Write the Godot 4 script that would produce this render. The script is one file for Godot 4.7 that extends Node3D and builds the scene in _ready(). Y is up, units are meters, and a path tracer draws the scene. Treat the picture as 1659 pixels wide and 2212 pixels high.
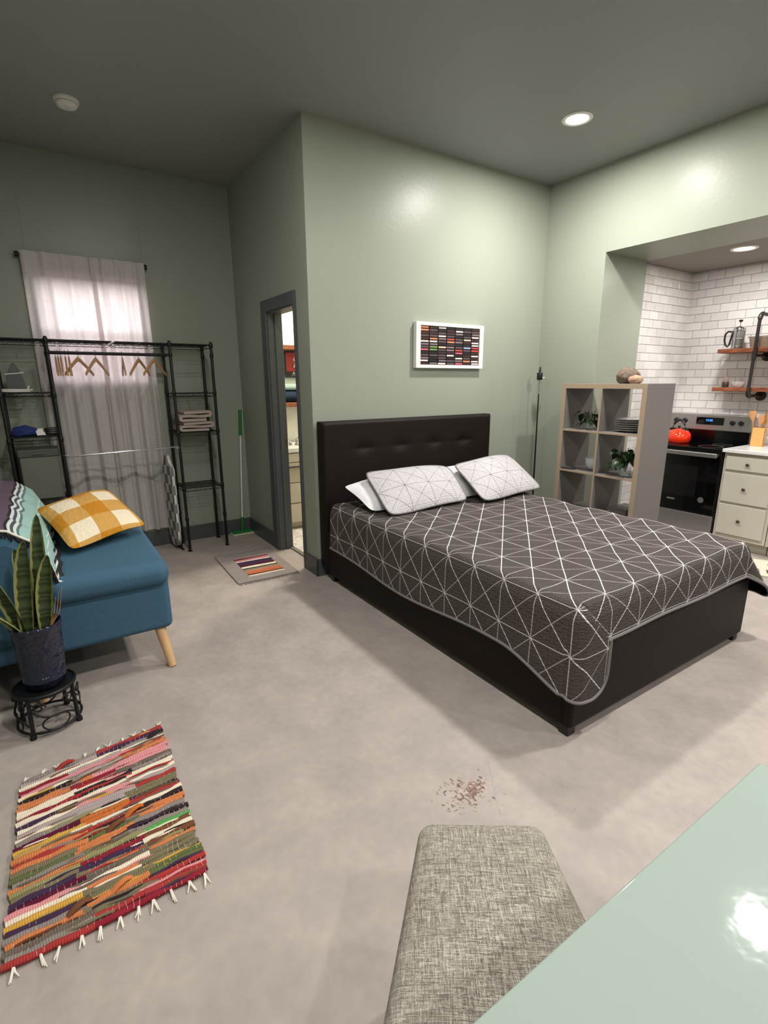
extends Node3D
# A sage green studio flat: bed, clothes rack under a curtained window, kitchen corner, mint table in front.

const T := TAU
var rng := RandomNumberGenerator.new()
var M := {}          # materials by name
var taken := {}

# ---------------------------------------------------------------- mesh builder
class G:
	var v := PackedVector3Array()
	var n := PackedVector3Array()
	var uv := PackedVector2Array()
	var uv2 := PackedVector2Array()
	var ix := PackedInt32Array()

	func quad(a: Vector3, b: Vector3, c: Vector3, d: Vector3, us := 1.0, vs := 1.0) -> void:
		# counter-clockwise seen from outside
		var nn := (b - a).cross(c - a).normalized()
		var o := v.size()
		for p in [a, b, c, d]:
			v.append(p); n.append(nn)
		uv.append(Vector2(0, vs)); uv.append(Vector2(us, vs)); uv.append(Vector2(us, 0)); uv.append(Vector2(0, 0))
		ix.append_array(PackedInt32Array([o, o + 2, o + 1, o, o + 3, o + 2]))

	func grid(f: Callable, nu: int, nv: int, us := 1.0, vs := 1.0, flip := false, wrap := false) -> void:
		# f(u, v) in 0..1; outward where du x dv points out (flip turns it)
		var o := v.size()
		for j in nv + 1:
			for i in nu + 1:
				v.append(f.call(float(i) / nu, float(j) / nv))
				n.append(Vector3.ZERO)
				uv.append(Vector2(us * i / nu, vs * j / nv))
		var w := nu + 1
		for j in nv:
			for i in nu:
				var a := o + j * w + i
				var b := a + 1
				var c := a + w + 1
				var d := a + w
				for t in [[a, b, c], [a, c, d]]:
					var p: int = t[0]
					var q: int = t[1]
					var r: int = t[2]
					if flip:
						var s := q
						q = r
						r = s
					var fn := (v[q] - v[p]).cross(v[r] - v[p])
					n[p] += fn; n[q] += fn; n[r] += fn
					ix.append(p); ix.append(r); ix.append(q)
		if wrap:
			for j in nv + 1:
				var a := o + j * w
				var s := n[a] + n[a + nu]
				n[a] = s; n[a + nu] = s
		for k in range(o, v.size()):
			n[k] = n[k].normalized() if n[k].length() > 1e-12 else Vector3.UP

	func rbox(size: Vector3, r := 0.004, at := Vector3.ZERO, seg := 1, turn := Basis.IDENTITY, uvm := 0.0) -> void:
		# a box with rounded edges, centred on at
		var h := size * 0.5
		r = minf(r, minf(h.x, minf(h.y, h.z)) * 0.99)
		for ax in 3:
			for sg in [-1.0, 1.0]:
				var bx := (ax + 1) % 3
				var cx := (ax + 2) % 3
				var pb := []
				var pc := []
				for k in seg + 1:
					pb.append(-h[bx] + r * (1.0 - cos(PI / 2 * k / seg)) if false else -h[bx] + r * float(k) / seg)
					pc.append(-h[cx] + r * float(k) / seg)
				for k in seg + 1:
					pb.append(h[bx] - r + r * float(k) / seg)
					pc.append(h[cx] - r + r * float(k) / seg)
				var o := v.size()
				var w := pb.size()
				for j in w:
					for i in w:
						var p := Vector3.ZERO
						p[ax] = sg * h[ax]; p[bx] = pb[i]; p[cx] = pc[j]
						var inner := Vector3(clampf(p.x, -h.x + r, h.x - r), clampf(p.y, -h.y + r, h.y - r), clampf(p.z, -h.z + r, h.z - r))
						var d := (p - inner).normalized()
						v.append(turn * (inner + d * r) + at)
						n.append(turn * d)
						uv.append(Vector2((p[bx] + h[bx]), (p[cx] + h[cx])) * uvm if uvm > 0.0 else Vector2((p[bx] + h[bx]) / size[bx], (p[cx] + h[cx]) / size[cx]))
				for j in w - 1:
					for i in w - 1:
						var a := o + j * w + i
						if sg > 0:
							ix.append_array(PackedInt32Array([a, a + w + 1, a + 1, a, a + w, a + w + 1]))
						else:
							ix.append_array(PackedInt32Array([a, a + 1, a + w + 1, a, a + w + 1, a + w]))

	func slab(size: Vector3, b := 0.002, at := Vector3.ZERO, turn := Basis.IDENTITY) -> void:
		# a tile: bevelled face towards +z, back at z = 0 left open; 18 triangles
		var x := size.x / 2
		var y := size.y / 2
		var z := size.z
		var f := func(px: float, py: float, pz: float) -> Vector3: return turn * Vector3(px, py, pz) + at
		var outer := [f.call(-x, -y, z - b), f.call(x, -y, z - b), f.call(x, y, z - b), f.call(-x, y, z - b)]
		var face := [f.call(-x + b, -y + b, z), f.call(x - b, -y + b, z), f.call(x - b, y - b, z), f.call(-x + b, y - b, z)]
		var back := [f.call(-x, -y, 0.0), f.call(x, -y, 0.0), f.call(x, y, 0.0), f.call(-x, y, 0.0)]
		quad(face[0], face[1], face[2], face[3])
		for k in 4:
			var l := (k + 1) % 4
			quad(outer[k], outer[l], face[l], face[k])
			quad(back[k], back[l], outer[l], outer[k])

	func lathe(prof: Array, seg := 24, at := Vector3.ZERO, turn := Basis.IDENTITY) -> void:
		# profile of Vector2(radius, height), going so that outside lies to the right (bottom to top = outside)
		var m := prof.size()
		var sn := []
		for k in m - 1:
			var d: Vector2 = prof[k + 1] - prof[k]
			sn.append(Vector2(d.y, -d.x).normalized())
		for k in m - 1:
			if (prof[k] - prof[k + 1]).length() < 1e-7:
				continue
			var n0: Vector2 = sn[k]
			var n1: Vector2 = sn[k]
			if k > 0 and sn[k - 1].dot(sn[k]) > 0.6:
				n0 = (sn[k - 1] + sn[k]).normalized()
			if k < m - 2 and sn[k + 1].dot(sn[k]) > 0.6:
				n1 = (sn[k + 1] + sn[k]).normalized()
			var o := v.size()
			for s in seg + 1:
				var a := TAU * s / seg
				var c := cos(a)
				var d := sin(a)
				v.append(turn * Vector3(prof[k].x * c, prof[k].y, prof[k].x * d) + at)
				v.append(turn * Vector3(prof[k + 1].x * c, prof[k + 1].y, prof[k + 1].x * d) + at)
				n.append(turn * Vector3(n0.x * c, n0.y, n0.x * d))
				n.append(turn * Vector3(n1.x * c, n1.y, n1.x * d))
				uv.append(Vector2(float(s) / seg, float(k) / (m - 1))); uv.append(Vector2(float(s) / seg, float(k + 1) / (m - 1)))
			for s in seg:
				var a := o + s * 2
				ix.append_array(PackedInt32Array([a, a + 2, a + 1, a + 1, a + 2, a + 3]))

	func tube(pts: Array, r: float, seg := 8, r_end := -1.0, flat := 1.0, closed := false) -> void:
		var m := pts.size()
		var o := v.size()
		var up := Vector3.UP
		var d0: Vector3 = (pts[1] - pts[0]).normalized()
		if absf(d0.dot(up)) > 0.9:
			up = Vector3.RIGHT
		var side := d0.cross(up).normalized()
		var rings := m + 1 if closed else m
		for kk in rings:
			var k := kk % m
			var d: Vector3
			if closed:
				d = (pts[(k + 1) % m] - pts[(k + m - 1) % m]).normalized()
			else:
				d = (pts[mini(k + 1, m - 1)] - pts[maxi(k - 1, 0)]).normalized()
			side = (side - d * side.dot(d)).normalized()
			var top := side.cross(d).normalized()
			var rr := r if r_end < 0 else lerpf(r, r_end, float(k) / (m - 1))
			for s in seg + 1:
				var a := TAU * s / seg
				var q := side * cos(a) + top * sin(a) * flat
				v.append(pts[k] + q * rr)
				n.append((side * cos(a) * flat + top * sin(a)).normalized())
				uv.append(Vector2(float(kk) / (rings - 1), float(s) / seg))
		var w := seg + 1
		for k in rings - 1:
			for s in seg:
				var a := o + k * w + s
				ix.append_array(PackedInt32Array([a, a + 1, a + w, a + 1, a + w + 1, a + w]))
		if not closed:
			for e in 2:
				var b := o if e == 0 else o + (m - 1) * w
				var cn: Vector3 = (pts[0] - pts[1]).normalized() if e == 0 else (pts[m - 1] - pts[m - 2]).normalized()
				var c := v.size()
				v.append(pts[0] if e == 0 else pts[m - 1]); n.append(cn); uv.append(Vector2(0.5, 0.5))
				for s in seg + 1:
					v.append(v[b + s]); n.append(cn); uv.append(Vector2(0.5, 0.5))
				for s in seg:
					if e == 0:
						ix.append_array(PackedInt32Array([c, c + s + 2, c + s + 1]))
					else:
						ix.append_array(PackedInt32Array([c, c + s + 1, c + s + 2]))

	func prism(poly: PackedVector2Array, depth: float, t := Transform3D.IDENTITY) -> void:
		# outline in x, y (counter-clockwise), from z = 0 to z = depth
		var tri := Geometry2D.triangulate_polygon(poly)
		if Geometry2D.is_polygon_clockwise(poly):
			pass
		for e in 2:
			var o := v.size()
			for p in poly:
				v.append(t * Vector3(p.x, p.y, depth if e == 1 else 0.0))
				n.append((t.basis * Vector3(0, 0, 1.0 if e == 1 else -1.0)).normalized())
				uv.append(p)
			for k in range(0, tri.size(), 3):
				var a := poly[tri[k]]
				var b := poly[tri[k + 1]]
				var c := poly[tri[k + 2]]
				var ccw := (b - a).cross(c - a) > 0
				var q := tri[k + 1] if ccw == (e == 0) else tri[k + 2]
				var r := tri[k + 2] if ccw == (e == 0) else tri[k + 1]
				ix.append_array(PackedInt32Array([o + tri[k], o + q, o + r]))
		var m := poly.size()
		for k in m:
			var a := poly[k]
			var b := poly[(k + 1) % m]
			quad(t * Vector3(a.x, a.y, 0), t * Vector3(b.x, b.y, 0), t * Vector3(b.x, b.y, depth), t * Vector3(a.x, a.y, depth))

	func loft(rings: Array, cap := true) -> void:
		# rings of equal length, counter-clockwise seen from the end side (last ring)
		var m: int = rings[0].size()
		var k := rings.size()
		grid(func(a: float, b: float) -> Vector3: return rings[roundi(b * (k - 1))][roundi(a * m) % m], m, k - 1, 1, 1, false, true)
		if cap:
			for e in 2:
				var ring: Array = rings[0] if e == 0 else rings[k - 1]
				var c := Vector3.ZERO
				for p in ring:
					c += p / m
				var o := v.size()
				var nn: Vector3 = (ring[1] - ring[0]).cross(ring[2] - ring[1]).normalized() * (1.0 if e == 1 else -1.0)
				v.append(c); n.append(nn); uv.append(Vector2(0.5, 0.5))
				for p in ring:
					v.append(p); n.append(nn); uv.append(Vector2(p.x, p.z))
				for s in m:
					if e == 1:
						ix.append_array(PackedInt32Array([o, o + 1 + (s + 1) % m, o + 1 + s]))
					else:
						ix.append_array(PackedInt32Array([o, o + 1 + s, o + 1 + (s + 1) % m]))

	func done() -> ArrayMesh:
		var a := []
		a.resize(Mesh.ARRAY_MAX)
		a[Mesh.ARRAY_VERTEX] = v
		a[Mesh.ARRAY_NORMAL] = n
		a[Mesh.ARRAY_TEX_UV] = uv
		if uv2.size() == v.size():
			a[Mesh.ARRAY_TEX_UV2] = uv2
		a[Mesh.ARRAY_INDEX] = ix
		var m := ArrayMesh.new()
		m.add_surface_from_arrays(Mesh.PRIMITIVE_TRIANGLES, a)
		return m

# ---------------------------------------------------------------- naming
func numbered(called: String) -> String:
	var k: int = taken.get(called, 0)
	taken[called] = k + 1
	return called if k == 0 else "%s_%03d" % [called, k]

func tag(o: Node3D, label := "", category := "", group := "", kind := "") -> Node3D:
	if label: o.set_meta("label", label)
	if category: o.set_meta("category", category)
	if group: o.set_meta("group", group)
	if kind: o.set_meta("kind", kind)
	return o

func thing(called: String, label: String, category: String, at := Vector3.ZERO, turn := 0.0, group := "") -> Node3D:
	var o := Node3D.new()
	o.name = numbered(called)
	add_child(o, true)
	o.position = at
	o.rotation.y = turn
	return tag(o, label, category, group)

func part(parent: Node3D, called: String, mesh: Mesh, m: Material, at := Vector3.ZERO) -> MeshInstance3D:
	var o := MeshInstance3D.new()
	o.name = numbered(called) if parent == self else called
	o.mesh = mesh
	o.material_override = null
	for s in mesh.get_surface_count():
		o.set_surface_override_material(s, m)
	o.position = at
	o.cast_shadow = GeometryInstance3D.SHADOW_CASTING_SETTING_ON
	parent.add_child(o, true)
	return o

func gpart(parent: Node3D, called: String, g: G, m: Material, at := Vector3.ZERO) -> MeshInstance3D:
	return part(parent, called, g.done(), m, at)

func single(called: String, g: G, m: Material, label: String, category: String, at := Vector3.ZERO, group := "") -> MeshInstance3D:
	var o := gpart(self, called, g, m, at)
	tag(o, label, category, group)
	return o

func struct(called: String, g: G, m: Material, label: String) -> MeshInstance3D:
	var o := gpart(self, called, g, m)
	tag(o, label, "", "", "structure")
	return o

func bx(a: Vector3, b: Vector3, r := 0.0015, seg := 1) -> G:
	var g := G.new()
	g.rbox((b - a).abs(), r, (a + b) / 2, seg)
	return g

func add_bx(g: G, a: Vector3, b: Vector3, r := 0.0015, seg := 1) -> void:
	g.rbox((b - a).abs(), r, (a + b) / 2, seg)

# ---------------------------------------------------------------- materials
func c8(r: int, g: int, b: int, a := 255) -> Color:
	return Color8(r, g, b, a)

func mat(called: String, c: Color, rough := 0.6, metal := 0.0, spec := 0.5) -> StandardMaterial3D:
	var m := StandardMaterial3D.new()
	m.resource_name = called
	m.albedo_color = c
	m.roughness = rough
	m.metallic = metal
	m.metallic_specular = spec
	M[called] = m
	return m

func glassy(called: String, c: Color, a := 0.12, rough := 0.05) -> StandardMaterial3D:
	var m := mat(called, Color(c.r, c.g, c.b, a), rough)
	m.transparency = BaseMaterial3D.TRANSPARENCY_ALPHA
	m.cull_mode = BaseMaterial3D.CULL_DISABLED
	return m

func noise_tex(sz: int, freq: float, octaves := 4, normal := false, strength := 4.0, sd := 3, kind := FastNoiseLite.TYPE_SIMPLEX_SMOOTH, ramp: Gradient = null) -> NoiseTexture2D:
	var f := FastNoiseLite.new()
	f.noise_type = kind
	f.frequency = freq
	f.fractal_octaves = octaves
	f.seed = sd
	var t := NoiseTexture2D.new()
	t.width = sz
	t.height = sz
	t.seamless = true
	t.noise = f
	t.as_normal_map = normal
	t.bump_strength = strength
	if ramp: t.color_ramp = ramp
	return t

func two(a: Color, b: Color, at0 := 0.0, at1 := 1.0) -> Gradient:
	var g := Gradient.new()
	g.offsets = PackedFloat32Array([at0, at1])
	g.colors = PackedColorArray([a, b])
	return g

func bumpy(m: StandardMaterial3D, tex: Texture2D, scale: float, strength := 1.0, world := true) -> StandardMaterial3D:
	m.normal_enabled = true
	m.normal_texture = tex
	m.normal_scale = strength
	m.uv1_triplanar = true
	m.uv1_world_triplanar = world
	m.uv1_scale = Vector3.ONE * scale
	return m

func img(w: int, h: int, c: Color) -> Image:
	var im := Image.create(w, h, false, Image.FORMAT_RGB8)
	im.fill(c)
	return im

func line(im: Image, a: Vector2, b: Vector2, r: float, c: Color, dash := 0.0, gap := 0.0) -> void:
	# a stitched line that wraps round the edges of a repeating texture; a and b in pixels
	var w := im.get_width()
	var h := im.get_height()
	var n := int((b - a).length())
	var ri := int(ceil(r))
	for k in n + 1:
		if dash > 0 and fmod(float(k), dash + gap) > dash:
			continue
		var p := a.lerp(b, float(k) / n)
		for dy in range(-ri, ri + 1):
			for dx in range(-ri, ri + 1):
				if dx * dx + dy * dy <= r * r:
					im.set_pixel(posmod(int(p.x) + dx, w), posmod(int(p.y) + dy, h), c)

func lattice(base: Color, solid: Color, faint: Color, r: float, dashed: bool) -> ImageTexture:
	# one repeat of the stitched square grid with both diagonals, about 20 cm a side
	var w := 512.0
	var im := img(512, 512, base)
	rng.seed = 11
	for k in 6000:
		var x := rng.randi_range(0, 511)
		var y := rng.randi_range(0, 511)
		var q := rng.randf_range(0.93, 1.07)
		im.fill_rect(Rect2i(x, y, rng.randi_range(2, 9), 1), Color(base.r * q, base.g * q, base.b * q))
	var ds := 24.0 if dashed else 0.0
	line(im, Vector2(0, 0), Vector2(w, w), r * 0.75, faint, ds, 12)
	line(im, Vector2(0, 0), Vector2(w, 0), r * 0.85, solid if not dashed else faint.lerp(solid, 0.6), ds * 1.5, 8)
	line(im, Vector2(0, 0), Vector2(0, w), r * 0.85, solid if not dashed else faint.lerp(solid, 0.6), ds * 1.5, 8)
	line(im, Vector2(w, 0), Vector2(0, w), r, solid)
	return ImageTexture.create_from_image(im)

func quilting() -> ImageTexture:
	# little padded bricks, lying and standing by turns
	var im := Image.create(256, 256, false, Image.FORMAT_L8)
	var cw := 25.6
	for y in 256:
		for x in 256:
			var cx := int(x / cw)
			var cy := int(y / cw)
			var u := fmod(float(x), cw) / cw
			var w := fmod(float(y), cw) / cw
			if (cx + cy) % 2 == 0:
				w = fmod(w * 2.0, 1.0)
			else:
				u = fmod(u * 2.0, 1.0)
			var d := pow(sin(PI * u), 0.35) * pow(sin(PI * w), 0.35)
			im.set_pixel(x, y, Color(d, d, d))
	return ImageTexture.create_from_image(im)

func weave(sz: int, a: Color, b: Color, sd: int, runs: int, longest: int) -> ImageTexture:
	# slubby two-tone linen
	var im := img(sz, sz, a.lerp(b, 0.5))
	rng.seed = sd
	for k in runs:
		var x := rng.randi_range(0, sz - 1)
		var y := rng.randi_range(0, sz - 1)
		var l := rng.randi_range(longest / 6, longest)
		var c := a.lerp(b, rng.randf())
		for q in l:
			if k % 2 == 0:
				im.set_pixel((x + q) % sz, y, c)
			else:
				im.set_pixel(x, (y + q) % sz, c)
	return ImageTexture.create_from_image(im)

# ---------------------------------------------------------------- the scene
func _ready() -> void:
	rng.seed = 5
	var cam := Camera3D.new()
	cam.name = "camera"
	cam.fov = 90.12
	cam.near = 0.05
	cam.far = 60.0
	cam.position = Vector3(-1.6417, 1.4753, 3.4285)
	cam.basis = Basis.from_euler(Vector3(-0.2496, -0.5824, -0.0047))
	add_child(cam)
	cam.current = true

	var env := Environment.new()
	env.tonemap_mode = Environment.TONE_MAPPER_LINEAR
	env.tonemap_exposure = 1.2
	env.background_mode = Environment.BG_SKY
	var sm := ProceduralSkyMaterial.new()
	sm.sky_top_color = c8(236, 238, 246)
	sm.sky_horizon_color = c8(255, 247, 248)
	sm.ground_horizon_color = c8(214, 206, 200)
	sm.ground_bottom_color = c8(150, 146, 138)
	sm.sky_energy_multiplier = 2.3
	sm.ground_energy_multiplier = 1.5
	var sky := Sky.new()
	sky.sky_material = sm
	env.sky = sky
	env.sdfgi_enabled = true
	env.ssao_enabled = true
	env.ssil_enabled = true
	var we := WorldEnvironment.new()
	we.name = "environment"
	we.environment = env
	add_child(we)

	make_materials()
	downlights()
	shell()
	window_and_curtain()
	bathroom()
	bed()
	kitchen()
	shelf_unit()
	rack()
	sofa()
	plant_stand()
	rugs()
	bench_and_table()
	wall_picture()
	small_things()

func make_materials() -> void:
	var roller := noise_tex(512, 0.05, 3, true, 3.0, 21)
	bumpy(mat("sage_paint", c8(150, 155, 141), 0.35, 0.0, 0.3), roller, 0.9, 0.05)
	bumpy(mat("ceiling_paint", c8(146, 149, 146), 0.5, 0.0, 0.4), roller, 0.9, 0.05)
	bumpy(mat("kitchen_ceiling_paint", c8(138, 131, 124), 0.6, 0.0, 0.4), roller, 0.9, 0.05)
	mat("charcoal_trim", c8(74, 77, 80), 0.42)
	mat("bath_white", c8(226, 224, 216), 0.5)
	mat("grout", c8(146, 142, 136), 0.9)
	for k in 3:
		mat("tile%d" % k, [c8(220, 216, 213), c8(214, 209, 206), c8(226, 222, 219)][k], 0.12, 0.0, 0.5)
	mat("black_metal", c8(24, 24, 26), 0.45, 0.3)
	mat("chrome", c8(205, 205, 208), 0.15, 1.0)
	mat("steel", c8(176, 174, 172), 0.34, 0.9)
	mat("black_glass", c8(7, 7, 8), 0.06)
	mat("black_plastic", c8(20, 20, 21), 0.4)
	mat("white_plastic", c8(226, 224, 218), 0.4)
	mat("white_china", c8(222, 222, 220), 0.2)
	mat("grey_china", c8(176, 173, 171), 0.3)
	mat("cream_cabinet", c8(194, 189, 174), 0.42)
	mat("knob_metal", c8(92, 84, 76), 0.35, 0.8)
	bumpy(mat("leather", c8(27, 20, 17), 0.5, 0.0, 0.28), noise_tex(256, 0.12, 3, true, 5.0, 8), 6.0, 0.35)
	mat("grey_laminate", c8(116, 111, 108), 0.5)
	glassy("clear_glass", Color.WHITE, 0.1)
	glassy("water", c8(215, 230, 220), 0.16)
	glassy("window_glass", Color.WHITE, 0.04)

	# floor: painted concrete, mottled
	var fl := FastNoiseLite.new()
	fl.seed = 4
	fl.frequency = 0.012
	fl.fractal_octaves = 4
	var na := fl.get_seamless_image(1024, 1024)
	fl.seed = 9
	fl.frequency = 0.06
	var nb := fl.get_seamless_image(1024, 1024)
	na.convert(Image.FORMAT_L8)
	nb.convert(Image.FORMAT_L8)
	var da := na.get_data()
	var db := nb.get_data()
	var out := PackedByteArray()
	out.resize(1024 * 1024 * 3)
	for i in 1024 * 1024:
		var q := (da[i] - 128) * 0.09 + (db[i] - 128) * 0.05
		out[i * 3] = clampi(int(166 + q * 0.8), 0, 255)
		out[i * 3 + 1] = clampi(int(156 + q * 0.75), 0, 255)
		out[i * 3 + 2] = clampi(int(149 + q * 0.7), 0, 255)
	var ftex := ImageTexture.create_from_image(Image.create_from_data(1024, 1024, false, Image.FORMAT_RGB8, out))
	var fm := mat("concrete", Color.WHITE, 0.5, 0.0, 0.4)
	fm.albedo_texture = ftex
	var fw := mat("worn_concrete", Color.WHITE, 0.52, 0.0, 0.4)
	fw.albedo_texture = ftex
	fw.detail_enabled = true
	fw.detail_blend_mode = BaseMaterial3D.BLEND_MODE_MIX
	fw.detail_uv_layer = BaseMaterial3D.DETAIL_UV_2
	fw.detail_albedo = wear_texture()
	fw.detail_mask = null

	# woods
	var gw := Gradient.new()
	gw.offsets = PackedFloat32Array([0.0, 0.45, 0.6, 1.0])
	gw.colors = PackedColorArray([c8(70, 34, 18), c8(120, 64, 36), c8(136, 76, 44), c8(152, 92, 56)])
	var wm := mat("shelf_wood", Color.WHITE, 0.5)
	wm.albedo_texture = noise_tex(256, 0.02, 4, false, 1, 14, FastNoiseLite.TYPE_SIMPLEX_SMOOTH, gw)
	wm.uv1_triplanar = true
	wm.uv1_world_triplanar = true
	wm.uv1_scale = Vector3(9, 9, 1.2)
	mat("pale_wood", c8(206, 168, 122), 0.5)
	mat("hanger_wood", c8(190, 146, 106), 0.45)
	mat("bamboo", c8(214, 164, 96), 0.45)
	mat("spoon_wood", c8(190, 138, 88), 0.55)
	mat("oak_edge", c8(168, 148, 124), 0.55)

	# fabrics
	var brick := quilting()
	for q in [["quilt_dark", c8(82, 75, 72), c8(232, 228, 224), c8(196, 190, 186), 6.4, true], ["sham_white", c8(204, 199, 202), c8(84, 78, 80), c8(104, 98, 100), 3.6, false]]:
		var m := mat(q[0], Color.WHITE, 0.75, 0.0, 0.3)
		m.albedo_texture = lattice(q[1], q[2], q[3], q[4], q[5])
		m.heightmap_enabled = true
		m.heightmap_texture = brick
		m.heightmap_scale = 0.5
	mat("quilt_binding", c8(120, 114, 114), 0.85)
	bumpy(mat("white_cotton", c8(232, 230, 234), 0.9), noise_tex(256, 0.03, 4, true, 6.0, 31), 4.0, 0.5)
	var bl := mat("linen", Color.WHITE, 0.95, 0.0, 0.2)
	bl.albedo_texture = weave(512, c8(84, 79, 70), c8(196, 190, 178), 3, 24000, 40)
	bl.uv1_triplanar = true
	bl.uv1_scale = Vector3.ONE * 2.4
	var sf := mat("sofa_blue", Color.WHITE, 0.9, 0.0, 0.25)
	sf.albedo_texture = weave(256, c8(56, 88, 110), c8(80, 112, 134), 8, 16000, 10)
	sf.uv1_triplanar = true
	sf.uv1_scale = Vector3.ONE * 5.0
	var cu := mat("curtain_cloth", Color.WHITE, 0.95, 0.0, 0.1)
	cu.albedo_texture = weave(256, c8(222, 220, 218), c8(240, 238, 236), 12, 9000, 40)
	cu.uv1_triplanar = true
	cu.uv1_scale = Vector3.ONE * 3.0
	cu.backlight_enabled = true
	cu.backlight = Color(1.0, 0.95, 0.95)
	cu.cull_mode = BaseMaterial3D.CULL_DISABLED
	mat("curtain_hem", c8(150, 148, 144), 0.95)
	bumpy(mat("towel", c8(186, 170, 162), 0.98, 0.0, 0.1), noise_tex(256, 0.2, 2, true, 8.0, 41), 6.0, 0.8)
	mat("tassel", c8(232, 226, 214), 0.95)
	mat("soil", c8(32, 26, 22), 0.95)
	bumpy(mat("blue_glaze", c8(15, 24, 48), 0.2, 0.0, 0.6), noise_tex(256, 0.04, 3, true, 8.0, 17, FastNoiseLite.TYPE_CELLULAR), 3.0, 1.0)
	mat("pothos_leaf", c8(26, 48, 22), 0.35)
	mat("stem_green", c8(58, 88, 40), 0.5)

func wear_texture() -> ImageTexture:
	# chipped paint and a hairline crack; clear where nothing is worn. Covers x -0.85..0.25, z 1.95..3.05
	var w := 768
	var im := Image.create(w, w, false, Image.FORMAT_RGBA8)
	im.fill(Color(0.6, 0.56, 0.5, 0.0))
	var px := func(x: float, z: float) -> Vector2: return Vector2((x + 0.85) / 1.1 * w, (z - 1.95) / 1.1 * w)
	rng.seed = 77
	var dark := c8(96, 66, 58)
	var mid := c8(142, 112, 100)
	# main chip and its crumbs
	for k in 260:
		var c: Vector2
		if k < 120:
			c = px.call(-0.487 + rng.randfn(0, 0.026), 2.278 + rng.randfn(0, 0.018))
		elif k < 215:
			c = px.call(-0.53 + rng.randfn(0, 0.05), 2.28 + rng.randfn(0, 0.04))
		else:
			c = px.call(-0.30 + rng.randfn(0, 0.16), 2.46 + rng.randfn(0, 0.13))
		var a := rng.randf() * PI
		var l := rng.randf_range(2, 8) if k < 215 else rng.randf_range(1, 4)
		var t := rng.randf_range(1.0, 3.4) if k < 215 else 0.9
		var col := dark if rng.randf() < 0.6 else mid
		if k < 120 and rng.randf() < 0.25:
			col = c8(200, 170, 156)
		for q in int(l * 2):
			var p := c + Vector2(cos(a), sin(a)) * (q - l) * 0.8 + Vector2(rng.randfn(0, 0.6), rng.randfn(0, 0.6))
			im.fill_rect(Rect2i(int(p.x), int(p.y), int(t) + 1, int(t) + 1), Color(col.r, col.g, col.b, 0.85))
	# crack
	var p0: Vector2 = px.call(-0.345, 2.21)
	var p1: Vector2 = px.call(-0.50, 2.42)
	var wob := 0.0
	for k in 300:
		wob = wob * 0.97 + rng.randfn(0, 0.9)
		var p := p0.lerp(p1, k / 299.0) + Vector2(wob * 0.7, wob * 0.5)
		im.fill_rect(Rect2i(int(p.x), int(p.y), 1, 1), Color(0.42, 0.37, 0.33, 0.6))
	return ImageTexture.create_from_image(im)

const WARM := Color(1.0, 0.985, 0.968)

func downlights() -> void:
	# the ceiling lights: two seen, the others further along the same rows
	downlight(Vector3(1.569, 3.1455, 0.885), 4.6, "round recessed downlight glowing in the main ceiling above the bed", true)
	downlight(Vector3(1.46, 3.1455, 2.70), 4.6, "recessed downlight in the main ceiling above the mint table", true)
	downlight(Vector3(-0.9, 3.1455, 0.885), 1.5, "recessed downlight in the main ceiling between sofa and bed, out of view", true)
	downlight(Vector3(-0.9, 3.1455, 2.70), 3.4, "recessed downlight in the main ceiling above the rag rug", true)
	downlight(Vector3(1.46, 3.1455, 4.6), 3.0, "recessed downlight in the main ceiling nearest the back of the room", true)
	downlight(Vector3(-0.9, 3.1455, 4.6), 3.0, "recessed downlight in the main ceiling behind the camera on the sofa's side", true)
	downlight(Vector3(3.213, 2.4927, 1.29), 1.3, "small recessed downlight in the low kitchen ceiling above the stove", true)
	downlight(Vector3(3.213, 2.4927, 2.75), 1.2, "recessed downlight in the low kitchen ceiling above the worktop", true)

func downlight(at: Vector3, energy: float, label: String, on: bool) -> void:
	var o := thing("downlight", label, "ceiling light", at, 0, "recessed downlights")
	var g := G.new()
	g.lathe([Vector2(0.098, 0.0), Vector2(0.098, -0.004), Vector2(0.09, -0.008), Vector2(0.076, -0.008), Vector2(0.07, -0.002)].map(func(p): return p) , 40)
	if not M.has("light_trim"):
		mat("light_trim", c8(235, 232, 226), 0.5)
		var e := mat("light_lens", c8(255, 250, 240), 0.4)
		e.emission_enabled = true
		e.emission = WARM
		e.emission_energy_multiplier = 9.0
	gpart(o, "trim_ring", g, M.light_trim)
	var d := G.new()
	d.lathe([Vector2(0.0, -0.0065), Vector2(0.03, -0.006), Vector2(0.072, -0.003)], 40)
	gpart(o, "lens", d, M.light_lens)
	var l := AreaLight3D.new()
	l.name = "downlight_panel"
	l.light_color = WARM
	l.light_energy = energy
	l.area_size = Vector2(0.13, 0.13)
	l.area_range = 16.0
	l.area_attenuation = 2.0
	l.shadow_enabled = true
	l.position = Vector3(0, -0.016, 0)
	l.rotation.x = -PI / 2
	o.add_child(l, true)

const W := 2.3946
const H := 3.1455
const D := -1.552
const HK := 2.4927

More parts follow.
